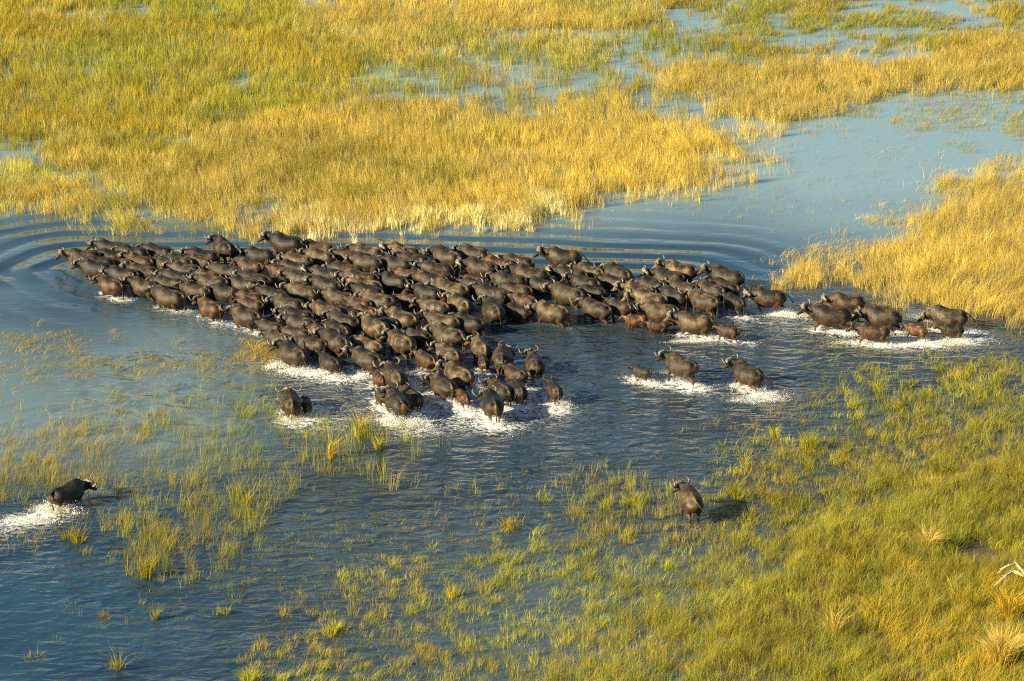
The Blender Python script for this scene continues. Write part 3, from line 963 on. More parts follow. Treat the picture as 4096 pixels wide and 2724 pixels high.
def blades(x, y, z, h, w, lean_dir, lean, bend, az, cb, ct):
    """every argument an array over blades; lean = sideways run over height at the tip"""
    n = len(x)
    wx_, wy_ = np.cos(az) * w * .5, np.sin(az) * w * .5
    lx, ly = np.cos(lean_dir), np.sin(lean_dir)
    V = np.zeros((n, 5, 3), np.float32)
    hm = h * .55
    om = lean * h * .40; ot = lean * h + bend * h
    zt = h * np.clip(1 - .35 * bend - .22 * lean ** 2, .15, 1)
    V[:, 0] = np.stack([x - wx_, y - wy_, z], -1); V[:, 1] = np.stack([x + wx_, y + wy_, z], -1)
    V[:, 2] = np.stack([x + lx * om + wx_ * .8, y + ly * om + wy_ * .8, z + hm * np.clip(1 - .1 * lean ** 2, .2, 1)], -1)
    V[:, 3] = np.stack([x + lx * om - wx_ * .8, y + ly * om - wy_ * .8, z + hm * np.clip(1 - .1 * lean ** 2, .2, 1)], -1)
    V[:, 4] = np.stack([x + lx * ot, y + ly * ot, z + zt], -1)
    idx = (np.arange(n) * 5)[:, None]
    Fq = (idx + np.array([0, 1, 2, 3])); Ft = (idx + np.array([3, 2, 4]))
    flat = np.concatenate([Fq, Ft], 1).reshape(-1)
    cnt = np.tile([4, 3], n)
    col = np.ones((n, 5, 4), np.float32)
    cm = cb * .45 + ct * .55
    col[:, 0, :3] = cb; col[:, 1, :3] = cb; col[:, 2, :3] = cm; col[:, 3, :3] = cm; col[:, 4, :3] = ct
    return V.reshape(-1, 3), flat, cnt, col.reshape(-1, 4)
def grass_mesh(name, parts):
    vs, fs, cs, cl = [], [], [], []
    off = 0
    for v_, f_, c_, k_ in parts:
        vs.append(v_); fs.append(f_ + off); cs.append(c_); cl.append(k_); off += len(v_)
    me = mesh_np(name, np.concatenate(vs), np.concatenate(fs), np.concatenate(cs), gm, smooth=False)
    ca = me.color_attributes.new("Col", 'FLOAT_COLOR', 'POINT')
    ca.data.foreach_set("color", np.concatenate(cl).ravel())
    return me
def bed_z(x, y):
    u_ = area_at(shore_mask, x, y)
    return -0.62 + 0.86 * sstep(0.12, 0.75, u_) + (fbm(x, y, 4.0, 4, 3.0) - .5) * 0.22 * (0.3 + u_)
GOLD = np.array((0.60, 0.40, 0.036)); STRAW = np.array((0.74, 0.60, 0.20)); OLIVE = np.array((0.235, 0.225, 0.024))
GREEN = np.array((0.14, 0.20, 0.032)); BROWN = np.array((0.28, 0.165, 0.040)); LIME = np.array((0.46, 0.45, 0.045)); PALE = np.array((0.70, 0.60, 0.34))
def mix(a, b_, t): return a * (1 - t)[:, None] + b_ * t[:, None]

# animals keep the grass down where they stand
bx0 = np.array([b_['x'] for b_ in beasts]); by0 = np.array([b_['y'] for b_ in beasts])
def field(poly, soft, tufts, per, rad, h, tip, base, lean=(.15, 0.), patch=(3.0, .0), wid=.022, bend=.12, tip2=None, seed=0., hvar=.25, thr=.5, hole=0., mixs=6.0, straw_edge=0.):
    """tufts per square metre, per = blades in a tuft; tip/base colours; tip2 mixes in by patches"""
    m = poly_mask(poly, soft * 1.5)
    gx = [ground(p[0] * VS, max(p[1], -100) * VS) for p in poly]
    x0 = max(min(g[0] for g in gx), -85) - 2; x1 = min(max(g[0] for g in gx), 85) + 2
    y0 = min(g[1] for g in gx) - 4; y1 = min(max(g[1] for g in gx), 310) + 4
    n_ = int((x1 - x0) * (y1 - y0) * tufts)
    x = rng.uniform(x0, x1, n_); y = rng.uniform(y0, y1, n_)
    a = area_at(m, x, y)
    keep = a > .02
    x, y, a = x[keep], y[keep], a[keep]
    nz = fbm(x, y, patch[0], 4, seed + 5.)
    fz = fbm(x, y, .9, 2, seed + 33.)
    edge = sstep(thr - .40, thr + .38, a + (nz - .5) * 1.5 + (fz - .5) * 1.3)
    if hole: edge *= sstep(hole - .07, hole + .07, nz * .7 + fz * .3)
    scrape = ((project(x, y)[0] - 3900) / 110) ** 2 + ((project(x, y)[1] - 2235) / 40) ** 2
    edge = edge * sstep(.3, 1.9, scrape + (fz - .5) * 1.2)
    keep = rng.random(len(x)) < edge
    x, y, a, nz, edge = x[keep], y[keep], a[keep], nz[keep], edge[keep]
    far_ = np.hypot(x, y) / 190.
    n_t = len(x)
    th = h * (1 + hvar * (fbm(x, y, 2.2, 3, seed + 1) - .5) * 2) * rng.uniform(.75, 1.15, n_t) * (.72 + .28 * edge)
    tcol = fbm(x, y, mixs, 4, seed + 9.)
    tl = lean[1] + (fbm(x, y, 7.0, 2, seed + 13.) - .5) * 2.4
    if tip2 is None: tip2 = tip
    tt = sstep(.40, .60, tcol + rng.normal(0, .05, n_t))
    idx = np.repeat(np.arange(n_t), rng.poisson(per * 1.75, n_t) + 1)
    k = len(idx)
    rr = rad * np.sqrt(rng.random(k)) ; ra = rng.uniform(0, 2 * np.pi, k)
    bx_ = x[idx] + rr * np.cos(ra); by_ = y[idx] + rr * np.sin(ra)
    d2 = np.full(k, 9.)
    near = (by_ > 145) & (by_ < 225)
    ii = np.where(near)[0]
    for c0 in range(0, len(ii), 20000):
        s_ = ii[c0:c0 + 20000]
        d2[s_] = np.min((bx_[s_, None] - bx0) ** 2 + (by_[s_, None] - by0) ** 2, axis=1)
    ok = d2 > .8
    idx, bx_, by_, ra, rr = idx[ok], bx_[ok], by_[ok], ra[ok], rr[ok]
    k = len(idx)
    hb = th[idx] * rng.uniform(.55, 1.12, k)
    # outer blades of a tuft splay outward, all share the tuft's lean
    la = lean[0] * rng.uniform(.4, 1.6, k)
    ld = np.where(rng.random(k) < .35, ra, tl[idx] + rng.normal(0, .5, k))
    zb = np.maximum(bed_z(bx_, by_), -.12) - .02
    wv = wid * .58 * rng.uniform(.6, 1.4, k) * np.maximum(far_[idx], .75)
    v1 = rng.normal(1, .17, (k, 1)) * (1 + .30 * (fbm(x, y, 1.3, 2, seed + 21.)[idx][:, None] - .5) * 2)
    big = (1 + .45 * (fbm(x, y, 5., 3, seed + 61.) - .5) * 2)[idx][:, None]
    ct = mix(np.tile(tip, (k, 1)), np.tile(tip2, (k, 1)), tt[idx]) * v1 * big
    odd = rng.random(k)
    ct = np.where((odd < .10)[:, None], GREEN * v1, ct)
    ct = np.where((odd > .90)[:, None], PALE * .85 * v1, ct)
    cb = np.tile(base, (k, 1)) * v1
    return blades(bx_, by_, zb, hb, wv, ld, la, bend * rng.uniform(.3, 1.8, k), rng.uniform(0, np.pi, k), np.clip(cb, .01, .9), np.clip(ct, .01, .9))

reeds, shore, float_ = [], [], []
# the long golden bed behind the herd
MID = [(150, 330), (260, 330), (400, 345), (620, 275), (900, 250), (1200, 262), (1420, 275), (1620, 292), (1820, 305), (1820, 345), (1660, 378), (1430, 430), (1320, 468),
       (1180, 500), (1000, 525), (820, 530), (640, 518), (500, 490), (340, 455), (215, 425), (150, 395)]
reeds.append(field(MID, 16, 13, 6, .25, 1.2, GOLD * 1.05, STRAW * .95, (.20, 1.9), (4., 0), .026, .10, tip2=GOLD * .72, mixs=9., seed=1.))
reeds.append(field([(660, 510), (1000, 505), (1290, 455), (1300, 478), (1160, 515), (980, 538), (700, 538)], 12, 17, 7, .2, 1.0, STRAW * 1.15, PALE * 1.15, (.22, 2.), (2., 0), .030, .10, tip2=PALE, seed=2.))
reeds.append(field([(250, 400), (560, 350), (900, 345), (1250, 370), (1350, 400), (1180, 440), (900, 450), (560, 450), (350, 440)], 40, 9, 6, .25, 1.3, OLIVE * 1.25, OLIVE, (.3, 1.4), (3.5, 0), .024, .15, tip2=GOLD * .75, seed=3., thr=.55))
# upper left field
UL = [(-300, -120), (620, -120), (640, 60), (760, 110), (820, 150), (760, 205), (620, 235), (420, 300), (300, 330), (150, 300), (60, 330), (-300, 345)]
reeds.append(field(UL, 26, 9, 6, .25, 1.15, GOLD * .80, OLIVE * 1.4, (.20, 1.6), (6., 0), .028, .12, tip2=OLIVE * 1.5, seed=4., thr=.45, mixs=9., hole=.30))
# top middle
TM = [(600, -120), (1560, -120), (1500, 20), (1440, 80), (1330, 130), (1150, 140), (1040, 105), (900, 150), (860, 100), (700, 80), (620, 60)]
reeds.append(field(TM, 16, 9, 6, .25, 1.1, GOLD * .95, STRAW * .8, (.22, 1.4), (5., 0), .028, .12, tip2=LIME * .85, seed=5., thr=.42, hole=.36))
# greenish thin reeds standing in open water, centre top
CT = [(800, 110), (1020, 150), (1300, 110), (1500, 60), (1760, 110), (1700, 200), (1560, 240), (1300, 255), (1000, 250), (760, 260), (600, 290), (330, 330), (300, 300), (520, 240), (760, 200)]
reeds.append(field(CT, 24, 5.0, 5, .3, 1.1, LIME * .75, OLIVE, (.2, 1.6), (2.6, 0), .024, .10, tip2=GOLD * .9, seed=6., thr=.38, hole=.40))
# top right meadow
TR = [(1300, -120), (2700, -120), (2700, 190), (2358, 160), (2050, 170), (1900, 130), (1750, 115), (1650, 60), (1500, 20)]
reeds.append(field(TR, 24, 8, 6, .3, .85, OLIVE * 1.5, OLIVE, (.35, .8), (3.4, 0), .028, .2, tip2=GOLD * .85, seed=7., thr=.42, hole=.44))
# right golden bank
RB = [(1480, 190), (1640, 185), (1800, 150), (2000, 140), (2200, 120), (2700, 110), (2700, 200), (2358, 195), (2050, 205), (1900, 235), (1800, 262), (1700, 252), (1560, 230), (1480, 215)]
reeds.append(field(RB, 9, 12, 6, .25, 1.2, GOLD, STRAW * .9, (.3, 1.3), (4., 0), .026, .14, tip2=GOLD * .65, seed=8.))
# thin fringe below the right bank
RF = [(1780, 255), (1950, 225), (2150, 205), (2700, 195), (2700, 330), (2358, 300), (2200, 300), (2000, 285), (1860, 280)]
reeds.append(field(RF, 16, 3.4, 5, .3, .7, OLIVE * 1.3, OLIVE, (.35, .9), (2.6, 0), .024, .2, tip2=GOLD * .75, seed=9., thr=.5, hole=.38))
# fringe off the point of the golden bed
reeds.append(field([(1560, 300), (1860, 285), (1960, 300), (1800, 345), (1620, 385), (1420, 440), (1250, 480), (1420, 400)], 14, 2.2, 4, .25, .6, GOLD * .8, STRAW * .6, (.5, .9), (2.2, 0), .024, .3, tip2=STRAW * .8, seed=10., hole=.40))
# broken stalks in the open water
reeds.append(field([(1250, 400), (1700, 330), (2100, 330), (2358, 330), (2358, 420), (2100, 470), (1800, 520), (1300, 490)], 20, .55, 2, .3, .5, STRAW * .8, STRAW * .5, (.8, .6), (3., 0), .026, .5, tip2=OLIVE * 1.3, seed=11.))
reeds.append(field([(1700, 380), (2150, 380), (2200, 440), (1900, 540), (1720, 570)], 20, .7, 3, .3, .6, OLIVE * 1.3, OLIVE, (.6, .8), (2., 0), .022, .3, tip2=STRAW * .8, seed=12., hole=.45))
reeds.append(field([(2010, 345), (2130, 345), (2140, 360), (2020, 362)], 5, 3, 3, .3, .4, STRAW * .7, STRAW * .5, (.6, .8), (2., 0), .024, .3, seed=12.5))
# right golden bed
RT = [(1760, 655), (1830, 632), (1930, 590), (2040, 560), (2120, 520), (2200, 470), (2270, 420), (2358, 400), (2700, 380), (2700, 740), (2400, 730), (2230, 715), (2130, 705), (1980, 690), (1860, 675), (1790, 668)]
reeds.append(field(RT, 22, 13, 6, .25, 1.2, GOLD * 1.05, STRAW * .75, (.35, .9), (4., 0), .024, .18, tip2=GOLD * .8, seed=13.))
reeds.append(field([(1700, 645), (1850, 590), (2050, 520), (2180, 440), (2358, 375), (2358, 410), (2200, 480), (2060, 560), (1880, 650), (1730, 668)], 18, 6, 6, .3, .75, STRAW, GOLD, (.9, .5), (2., 0), .024, .4, tip2=PALE * .85, seed=14., thr=.42))
reeds.append(field([(2050, 700), (2358, 715), (2500, 740), (2500, 775), (2330, 765), (2200, 735)], 12, 4, 5, .25, .6, OLIVE * 1.4, GREEN, (.3, 1.2), (2., 0), .022, .15, tip2=BROWN * 1.2, seed=15., hole=.42))
# left: small channel islands
reeds.append(field([(-300, 385), (80, 395), (150, 440), (150, 490), (-300, 505)], 8, 12, 6, .22, 1.05, GOLD, STRAW * .8, (.25, 1.5), (3., 0), .026, .14, tip2=LIME, seed=16.))
reeds.append(field([(60, 445), (200, 445), (310, 465), (370, 505), (370, 528), (240, 530), (140, 512), (60, 490)], 10, 10, 6, .25, 1.05, LIME * .95, STRAW * .7, (.5, 2.6), (3., 0), .026, .2, tip2=GOLD * 1.1, seed=17., hole=.36, mixs=3.))
reeds.append(field([(-300, 330), (160, 310), (170, 400), (90, 415), (-300, 415)], 16, 3.2, 5, .25, .8, GOLD * .75, OLIVE, (.35, 1.6), (2.4, 0), .024, .2, tip2=OLIVE * 1.2, seed=18., hole=.42))
reeds.append(field([(140, 410), (330, 450), (520, 495), (740, 530), (640, 550), (420, 525), (160, 480)], 8, 5, 5, .25, .6, GOLD, OLIVE, (.7, 2.6), (2., 0), .024, .3, tip2=LIME, seed=19., hole=.40))
reeds.append(field([(-300, 470), (100, 480), (140, 530), (200, 560), (-300, 570)], 14, 3.5, 4, .3, .25, LIME * .7, GREEN, (.9, 0.), (2., 0), .03, .3, tip2=GREEN * 1.4, seed=20., hole=.40))
# upper-left filler that thins the water between the beds
reeds.append(field([(60, 270), (480, 250), (680, 215), (680, 290), (420, 360), (200, 400), (60, 360)], 16, 6, 6, .25, 1.05, GOLD * .7, OLIVE, (.25, 1.6), (2.6, 0), .024, .12, tip2=OLIVE * 1.3, seed=21., hole=.40))

# flattened yellow weed floating left of the herd
for k_, (poly, dens) in enumerate([([(430, 780), (500, 800), (640, 800), (660, 850), (560, 850), (440, 835)], 9.), ([(10, 765), (120, 760), (140, 800), (20, 800)], 8.),
                     ([(0, 800), (200, 800), (420, 800), (520, 850), (420, 880), (200, 860), (0, 870)], 4.5), ([(-100, 790), (400, 760), (620, 800), (640, 860), (500, 930), (-100, 960)], 1.8)]):
    float_.append(field(poly, 10, dens, 5, .35, .6, GOLD * 1.0, GOLD * .6, (1.1, 0.3), (1.8, 0), .026, .3, tip2=OLIVE * 1.5, seed=30. + k_, hole=.42))
# torn green blades drifting in the churned water on the right
float_.append(field([(1750, 770), (2000, 780), (2350, 800), (2450, 900), (2100, 870), (1800, 850)], 14, .8, 4, .5, .9, LIME, GREEN * 1.3, (1.6, -.4), (2., 0), .03, .2, tip2=GOLD, seed=35., hole=.44))
# left bottom reeds
LB = [(-300, 985), (60, 985), (250, 975), (450, 985), (600, 965), (700, 1010), (660, 1110), (560, 1200), (500, 1320), (300, 1320), (270, 1260), (-300, 1270)]
shore.append(field(LB, 26, 4.5, 6, .25, .9, GOLD * .75, OLIVE, (.42, 1.1), (2.0, 0), .020, .2, tip2=LIME * .75, seed=40., hole=.44))
shore.append(field([(-300, 1010), (270, 1000), (300, 1060), (200, 1110), (-300, 1130)], 14, 5, 6, .28, .75, GOLD * .9, OLIVE, (.45, 1.1), (1.6, 0), .021, .2, tip2=BROWN * 1.4, seed=41., hole=.42))
shore.append(field([(280, 1180), (480, 1120), (640, 1110), (640, 1180), (480, 1310), (310, 1320)], 12, 4, 8, .22, 1.0, GOLD * .8, OLIVE, (.22, 1.5), (1.5, 0), .020, .12, tip2=LIME * .8, seed=42., hole=.46))
shore.append(field([(560, 900), (800, 960), (900, 1000), (820, 1060), (680, 1000), (520, 1000)], 16, 2, 5, .25, .9, GREEN * 1.3, GREEN, (.4, 1.2), (1.6, 0), .018, .2, tip2=LIME, seed=43., hole=.45))
shore.append(field([(750, 985), (900, 1000), (980, 1020), (900, 1060), (760, 1065)], 16, 3.2, 6, .25, 1.2, GOLD * .9, LIME * .6, (.25, 1.3), (1.2, 0), .020, .15, tip2=LIME * 1.1, seed=44., hole=.40))
# scattered wisps over the lower water
shore.append(field([(560, 1250), (900, 1180), (1300, 1100), (1600, 1060), (1700, 1200), (1300, 1330), (900, 1340), (640, 1440)], 22, 1.9, 5, .2, .42, BROWN * 1.3, OLIVE, (.35, 1.2), (1.5, 0), .019, .2, tip2=GREEN * 1.5, seed=45., hole=.44))
shore.append(field([(1000, 1090), (1250, 1060), (1600, 1080), (1640, 1170), (1300, 1200), (1050, 1180)], 16, 1.0, 6, .2, .75, LIME * .8, OLIVE, (.25, 1.2), (1.5, 0), .019, .15, tip2=GOLD * .8, seed=46., hole=.48))
shore.append(field([(1300, 1110), (1560, 1095), (1600, 1170), (1340, 1180)], 10, 3.0, 9, .2, .9, LIME, OLIVE * 1.2, (.2, 1.4), (1.0, 0), .019, .15, tip2=GOLD * .9, seed=47., hole=.50))
shore.append(field([(1580, 960), (1800, 920), (2050, 870), (2400, 820), (2400, 930), (1900, 1040), (1650, 1080)], 18, 2.4, 7, .25, .65, LIME * .9, OLIVE, (.35, .9), (1.5, 0), .020, .2, tip2=GOLD * .8, seed=48., hole=.45))
shore.append(field([(0, 1300), (300, 1330), (600, 1350), (600, 1568), (0, 1568)], 20, .10, 6, .25, .5, GOLD * .7, OLIVE, (.6, 1.2), (1.5, 0), .02, .3, tip2=LIME * .7, seed=49.))
# the shore, thickening to the lower right
SH1 = [(560, 1700), (600, 1500), (700, 1400), (860, 1310), (1100, 1290), (1300, 1230), (1450, 1190), (1600, 1180), (1720, 1080), (1850, 1000), (2050, 940), (2358, 860), (2700, 820), (2700, 1760), (560, 1760)]
shore.append(field(SH1, 34, 4, 8, .22, .50, OLIVE * 1.5, GREEN, (.38, 1.0), (1.4, 0), .018, .22, tip2=GOLD * .62, seed=50., thr=.55, hole=.42, mixs=3.0))
shore.append(field(SH1, 24, 2.6, 16, .26, .62, LIME * 1.1, OLIVE * 1.3, (.38, 1.0), (1.2, 0), .026, .25, tip2=GOLD * .9, seed=51., thr=.55, hole=.44))
shore.append(field(SHORE, 60, 7.5, 8, .22, .75, OLIVE * 1.35, OLIVE * .9, (.50, .9), (1.8, 0), .027, .22, tip2=LIME * .72, seed=52., thr=.50, hole=.43, mixs=3.2, hvar=.7))
shore.append(field(SHORE, 50, 3.5, 12, .25, .85, GOLD * .95, OLIVE, (.35, .9), (2.4, 0), .018, .25, tip2=LIME * .7, seed=53., thr=.5, hole=.42, mixs=3.0))
shore.append(field([(2140, 1250), (2358, 1180), (2600, 1200), (2600, 1380), (2250, 1330)], 20, 14, 8, .2, .4, GREEN * 1.1, GREEN * .8, (.5, .9), (1.4, 0), .016, .3, tip2=OLIVE, seed=54., hole=.44))
shore.append(field([(2050, 1400), (2200, 1330), (2358, 1290), (2600, 1300), (2600, 1700), (2060, 1700), (1960, 1560)], 50, 4.5, 12, .28, 1.05, GOLD, GOLD * .75, (.40, .9), (1.6, 0), .026, .22, tip2=OLIVE * 1.6, seed=56., hole=.40))
shore.append(field([(1400, 1300), (1760, 1240), (2100, 1060), (2358, 960), (2400, 1150), (1900, 1400), (1700, 1500), (1380, 1460)], 60, 3.0, 12, .3, .8, BROWN * .9, OLIVE, (.40, .9), (1.6, 0), .026, .22, tip2=OLIVE * .8, seed=57., hole=.42))
shore.append(field([(0, 900), (560, 880), (700, 960), (640, 1020), (0, 1000)], 20, .9, 4, .25, .5, OLIVE * 1.3, GREEN, (.6, 1.1), (1.5, 0), .02, .3, tip2=GOLD * .7, seed=58.))
shore.append(field([(300, 1280), (640, 1150), (1000, 1120), (1000, 1300), (640, 1420), (250, 1430)], 20, 1.2, 4, .2, .45, GOLD * .7, OLIVE, (.35, 1.1), (1.5, 0), .02, .2, tip2=LIME * .7, seed=59., hole=.42))
tag(link("reed_bed", grass_mesh("reed_bed", reeds)), "tall golden and olive reeds standing in the flooded plain behind the herd", "reeds", kind="stuff")
tag(link("shore_grass", grass_mesh("shore_grass", shore)), "green and straw-coloured marsh grass along the near shore and shallows", "grass", kind="stuff")
tag(link("floating_weed", grass_mesh("floating_weed", float_)), "flattened yellow weed floating on the water beside the herd", "weed", kind="stuff")

# ------------------------------------------------------------------ tussocks and tufts one can count
def tussock(px, py, n, h, rad, splay, tip, base, label, wid=.02, arch=.25, name="grass_tussock", cat="grass tussock", group="tussocks on the right shore", lean=(0., 0.)):
    x, y = ground(px, py)
    k = n
    sub = rng.normal(0, rad * .8, (5, 2)); wgt = rng.dirichlet(np.ones(5) * 1.2); pk = rng.choice(5, k, p=wgt)
    ra = rng.uniform(0, 2 * np.pi, k); rr = rad * np.sqrt(rng.random(k))
    hs = (rng.uniform(.55, 1.15, 5))[pk]
    la = splay * (rr / rad * .8 + .25) * rng.uniform(.5, 1.3, k)
    ldx = np.cos(ra) * la + lean[0]; ldy = np.sin(ra) * la + lean[1]
    v1 = rng.normal(1, .16, (k, 1))
    t_ = rng.random(k)
    ct = mix(np.tile(tip, (k, 1)), np.tile(base, (k, 1)), t_ * .6) * v1
    cb = np.tile(base, (k, 1)) * v1
    z0 = max(float(bed_z(np.array([x]), np.array([y]))[0]), -.1) - .03
    part = blades(rr * np.cos(ra) * .6 + sub[pk, 0], rr * np.sin(ra) * .6 + sub[pk, 1], np.full(k, 0.), h * 1.15 * hs * rng.uniform(.4, 1.15, k), wid * rng.uniform(.6, 1.4, k), np.arctan2(ldy, ldx), np.hypot(ldx, ldy),
                  arch * rng.uniform(.3, 1.6, k), rng.uniform(0, np.pi, k), np.clip(cb, .01, .9), np.clip(ct, .01, .9))
    o = link(name, grass_mesh(name, [part]))
    o.location = (x, y, z0)
    return tag(o, label, cat, group)
tussock(3715, 2218, 420, 1.6, .22, .75, STRAW, GOLD * .8, "fountain-shaped straw tussock left of the bare mud patch", .026)
tussock(3408, 2325, 160, 1.0, .25, .7, GOLD, OLIVE, "drooping golden tussock midway down the right shore", .024)
tussock(3508, 2490, 200, 1.15, .2, .55, GOLD, OLIVE * 1.2, "slanting golden tussock leaning left, lower right shore", .024, lean=(-.45, 0))
tussock(3325, 2550, 220, 1.0, .28, .5, STRAW * .9, GOLD * .8, "upright straw-tipped tussock low on the right shore", .024)
tussock(3300, 2255, 200, 1.0, .30, .45, GOLD * .9, BROWN, "brown-based golden tussock on the water's edge of the right shore", .022)
tussock(3975, 2690, 900, 1.7, .55, .5, STRAW, GOLD * .9, "largest golden tussock on the right shore, arching leaves", .026)
tussock(4040, 2500, 500, 1.5, .45, .5, GOLD, GOLD * .8, "second tall golden tussock just behind the largest one", .025)
tussock(3860, 2460, 320, 1.3, .4, .4, GOLD * .95, OLIVE, "tall golden tussock left of the two biggest ones", .024)
tussock(3760, 1905, 260, 1.2, .4, .7, GOLD * .6, GREEN, "dark green spreading clump at the right shore's upper edge", .024)
G2 = "grass tufts standing in the water"
def tuft(px, py, n, h, rad, tip, base, label, splay=.35, lean=(0, 0)):
    tussock(px, py, n, h, rad, splay, tip, base, label, .022, .15, "grass_tuft", "grass tuft", G2, lean)
tuft(2045, 2100, 130, .85, .35, LIME, BROWN * .8, "tall lone tuft with brown base in the middle of the lower water")
tuft(1835, 2385, 150, .75, .28, LIME * 1.3, GOLD * .8, "bright yellow-green tuft among the lower middle shallows")
tuft(1313, 2525, 240, .65, .35, LIME * 1.2, LIME * .7, "rounded yellow-green tuft at the left end of the grassy shallows", .6)
tuft(1000, 2715, 260, .6, .35, LIME * 1.3, LIME * .7, "brightest green tuft, low and wide, furthest down in the shallows", .7)
tuft(627, 2478, 60, .8, .14, LIME * .8, OLIVE, "thin upright green tuft alone in the lower left water")
tuft(418, 2470, 70, .55, .2, GOLD * .7, BROWN * .8, "brownish tuft alone in the lower left water", .4)
tuft(470, 2672, 60, 1.0, .25, GOLD * .8, OLIVE, "tuft with a few long leaning stalks near the bottom left", .6, (-.1, 0))
tuft(150, 2630, 70, .45, .35, LIME * .7, OLIVE, "low spread tuft, leftmost in the lower water", 1.0)
tuft(560, 2415, 25, .6, .07, STRAW * .8, OLIVE, "narrow straw-coloured spike tuft above the thin green one")
tuft(868, 2455, 50, .5, .18, LIME * .8, OLIVE, "left one of the green pair right of the thin green tuft")
tuft(905, 2458, 40, .5, .12, LIME * .9, OLIVE, "right one of the green pair right of the thin green tuft")
tuft(3540, 1545, 160, .8, .45, LIME * .8, OLIVE, "spreading tuft alone in churned water below the stragglers", .8, (.1, 0))
tuft(3645, 1540, 90, .75, .28, LIME * .8, OLIVE, "smaller tuft just right of the spreading one below the stragglers", .6, (-.3, 0))
tuft(3770, 1482, 110, .6, .2, LIME * 1.2, LIME * .8, "bent bright green tuft pushed flat, below the last straggler", .5, (-.9, 0))
tuft(3612, 1635, 120, .75, .16, LIME * 1.2, GOLD, "yellow-green tuft leaning left above the upper right shore", .3, (-.7, 0))
tuft(3700, 1590, 120, .5, .3, LIME * .9, OLIVE, "small green tuft right of the left-leaning yellow one", .6)
tuft(3960, 1470, 130, .6, .5, GOLD * .8, OLIVE, "wide low tuft near the right edge above the shore", 1.1, (-.4, 0))
tuft(3115, 1745, 170, .95, .28, LIME, OLIVE * 1.2, "dense upright tuft at the shallows' upper left, below the galloping three")
tuft(3225, 1795, 240, 1.0, .38, LIME * .95, OLIVE, "bushy upright tuft just right of the dense one")
tuft(3240, 1880, 100, .6, .2, LIME * 1.2, OLIVE, "small bright tuft below the bushy upright one", .4)
tuft(2925, 1985, 150, .8, .35, LIME * .9, OLIVE, "green tuft standing right of the lone wading bull", .6)
tuft(3065, 1970, 120, .45, .25, GOLD, BROWN, "low orange-gold tuft right of the green one beside the lone bull", .5)
tuft(2990, 1860, 90, .8, .22, STRAW * .9, OLIVE, "pale straw tuft above and right of the lone bull", .5)
tuft(2890, 1780, 50, .45, .12, LIME, OLIVE, "tiny bright tuft in open water above the lone bull")
tuft(2540, 2020, 200, .85, .35, LIME, OLIVE * 1.2, "bright green reed tuft in the water left of the lone bull")
tuft(2425, 2030, 110, .85, .22, LIME * 1.05, OLIVE * 1.2, "green reed tuft two steps left of the lone bull")
tuft(1515, 1795, 110, 1.0, .16, GOLD, LIME * .7, "golden upright tuft right of the reeds below the bottom cluster", .4)
tuft(1325, 1830, 120, 1.4, .18, LIME, GOLD * .8, "long green tuft leaning right at the left of the clump under the cluster", .3, (.3, 0))
tuft(1430, 1740, 160, 1.4, .28, GOLD * .9, LIME * .8, "tall yellowish tuft in front of the foam under the bottom cluster", .35)
tuft(250, 2165, 260, .75, .4, GOLD * .7, OLIVE, "golden-green tuft below the charging buffalo's wake", .5)
tuft(560, 2300, 150, 1.05, .3, GOLD * .8, OLIVE, "tall reddish-gold tuft at the lower tip of the left reeds", .25)
tuft(980, 2010, 150, 1.2, .28, GOLD * .85, LIME * .6, "upright gold-green tuft at the right of the left reeds", .3)

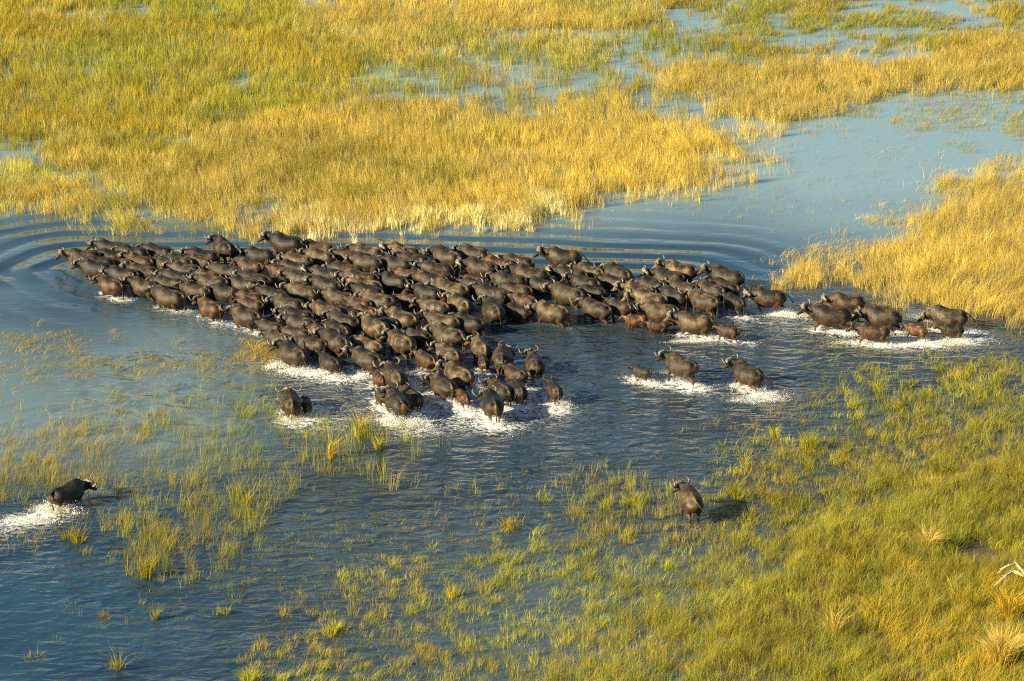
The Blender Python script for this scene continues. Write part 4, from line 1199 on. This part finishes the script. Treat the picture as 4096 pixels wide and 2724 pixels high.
# ------------------------------------------------------------------ pale seed plumes arching in from the right edge
pm, nt, N, L, P = new_mat("plume")
P.inputs["Base Color"].default_value = (0.62, 0.54, 0.30, 1); P.inputs["Roughness"].default_value = 0.8
root = bpy.data.objects.new("plume_reed", None); C.objects.link(root)
x0, y0 = ground(4125, 2400)
root.location = (x0, y0, 0.1)
tag(root, "tall reed with two drooping cream plumes at the right edge by the mud patch", "reed")
def to_local(px, py, z):
    x, y = ground(px, py, z)
    return (x - x0, y - y0, z - 0.1)
for way in ([(4125, 2400, .1), (4108, 2320, .8), (4085, 2275, 1.2), (4064, 2255, 1.35), (4035, 2262, 1.35), (4010, 2277, 1.25), (3998, 2287, 1.18)],
            [(4125, 2400, .1), (4115, 2330, .6), (4090, 2300, .95), (4055, 2288, 1.05), (4030, 2300, .98), (4002, 2322, .85), (3982, 2340, .72)],
            [(4125, 2400, .1), (4112, 2330, .6), (4095, 2290, .95), (4075, 2265, 1.15), (4064, 2252, 1.28)]):
    hb = bmesh.new()
    nn = len(way)
    base_ = [Vector(to_local(*p)) for p in way]
    for j in range(13):
        off = Vector((random.uniform(-.5, .5), random.uniform(-.6, .6), random.uniform(-.7, .7)))
        cut = nn if nn < 6 else random.choice((nn, nn, nn - 1))
        rows_ = []
        for i_, p in enumerate(base_[:cut]):
            spread = .02 + .16 * math.sin(math.pi * min(1, i_ / (cut - 1) * 1.0)) * (i_ / cut)
            v_ = p + off * spread
            rows_.append((*v_, .011 if i_ < cut - 1 else .003, .008))
        smooth_loft(hb, rows_, 5, 2, Vector((0, 1, 0)))
    # feathery fringe
    pts_ = catmull([to_local(*p) for p in way], 4)
    for p in pts_[len(pts_) // 2:]:
        for _ in range(18):
            d = Vector((random.uniform(-1, .1), random.uniform(-.6, .6), random.uniform(-1, .2))).normalized() * random.uniform(.08, .22)
            a = Vector(p) + Vector((random.uniform(-.03, .03), random.uniform(-.03, .03), 0))
            vs = [hb.verts.new(a + Vector((0, 0, .008))), hb.verts.new(a - Vector((0, 0, .008))), hb.verts.new(a + d)]
            hb.faces.new(vs)
    m_ = bpy.data.meshes.new("plume"); hb.to_mesh(m_); hb.free(); m_.materials.append(pm)
    link("plume", m_, root)
k = 260
ra = rng.uniform(0, 2 * np.pi, k)
part = blades(rng.normal(0, .22, k), rng.normal(0, .22, k), np.full(k, -.1), rng.uniform(.5, 1.1, k), rng.uniform(.02, .05, k), ra, rng.uniform(.2, .9, k), rng.uniform(.1, .5, k), rng.uniform(0, np.pi, k),
              np.tile(GREEN, (k, 1)), np.tile(GREEN * 1.8, (k, 1)) * rng.normal(1, .2, (k, 1)))
link("leaves", grass_mesh("leaves", [part]), root)
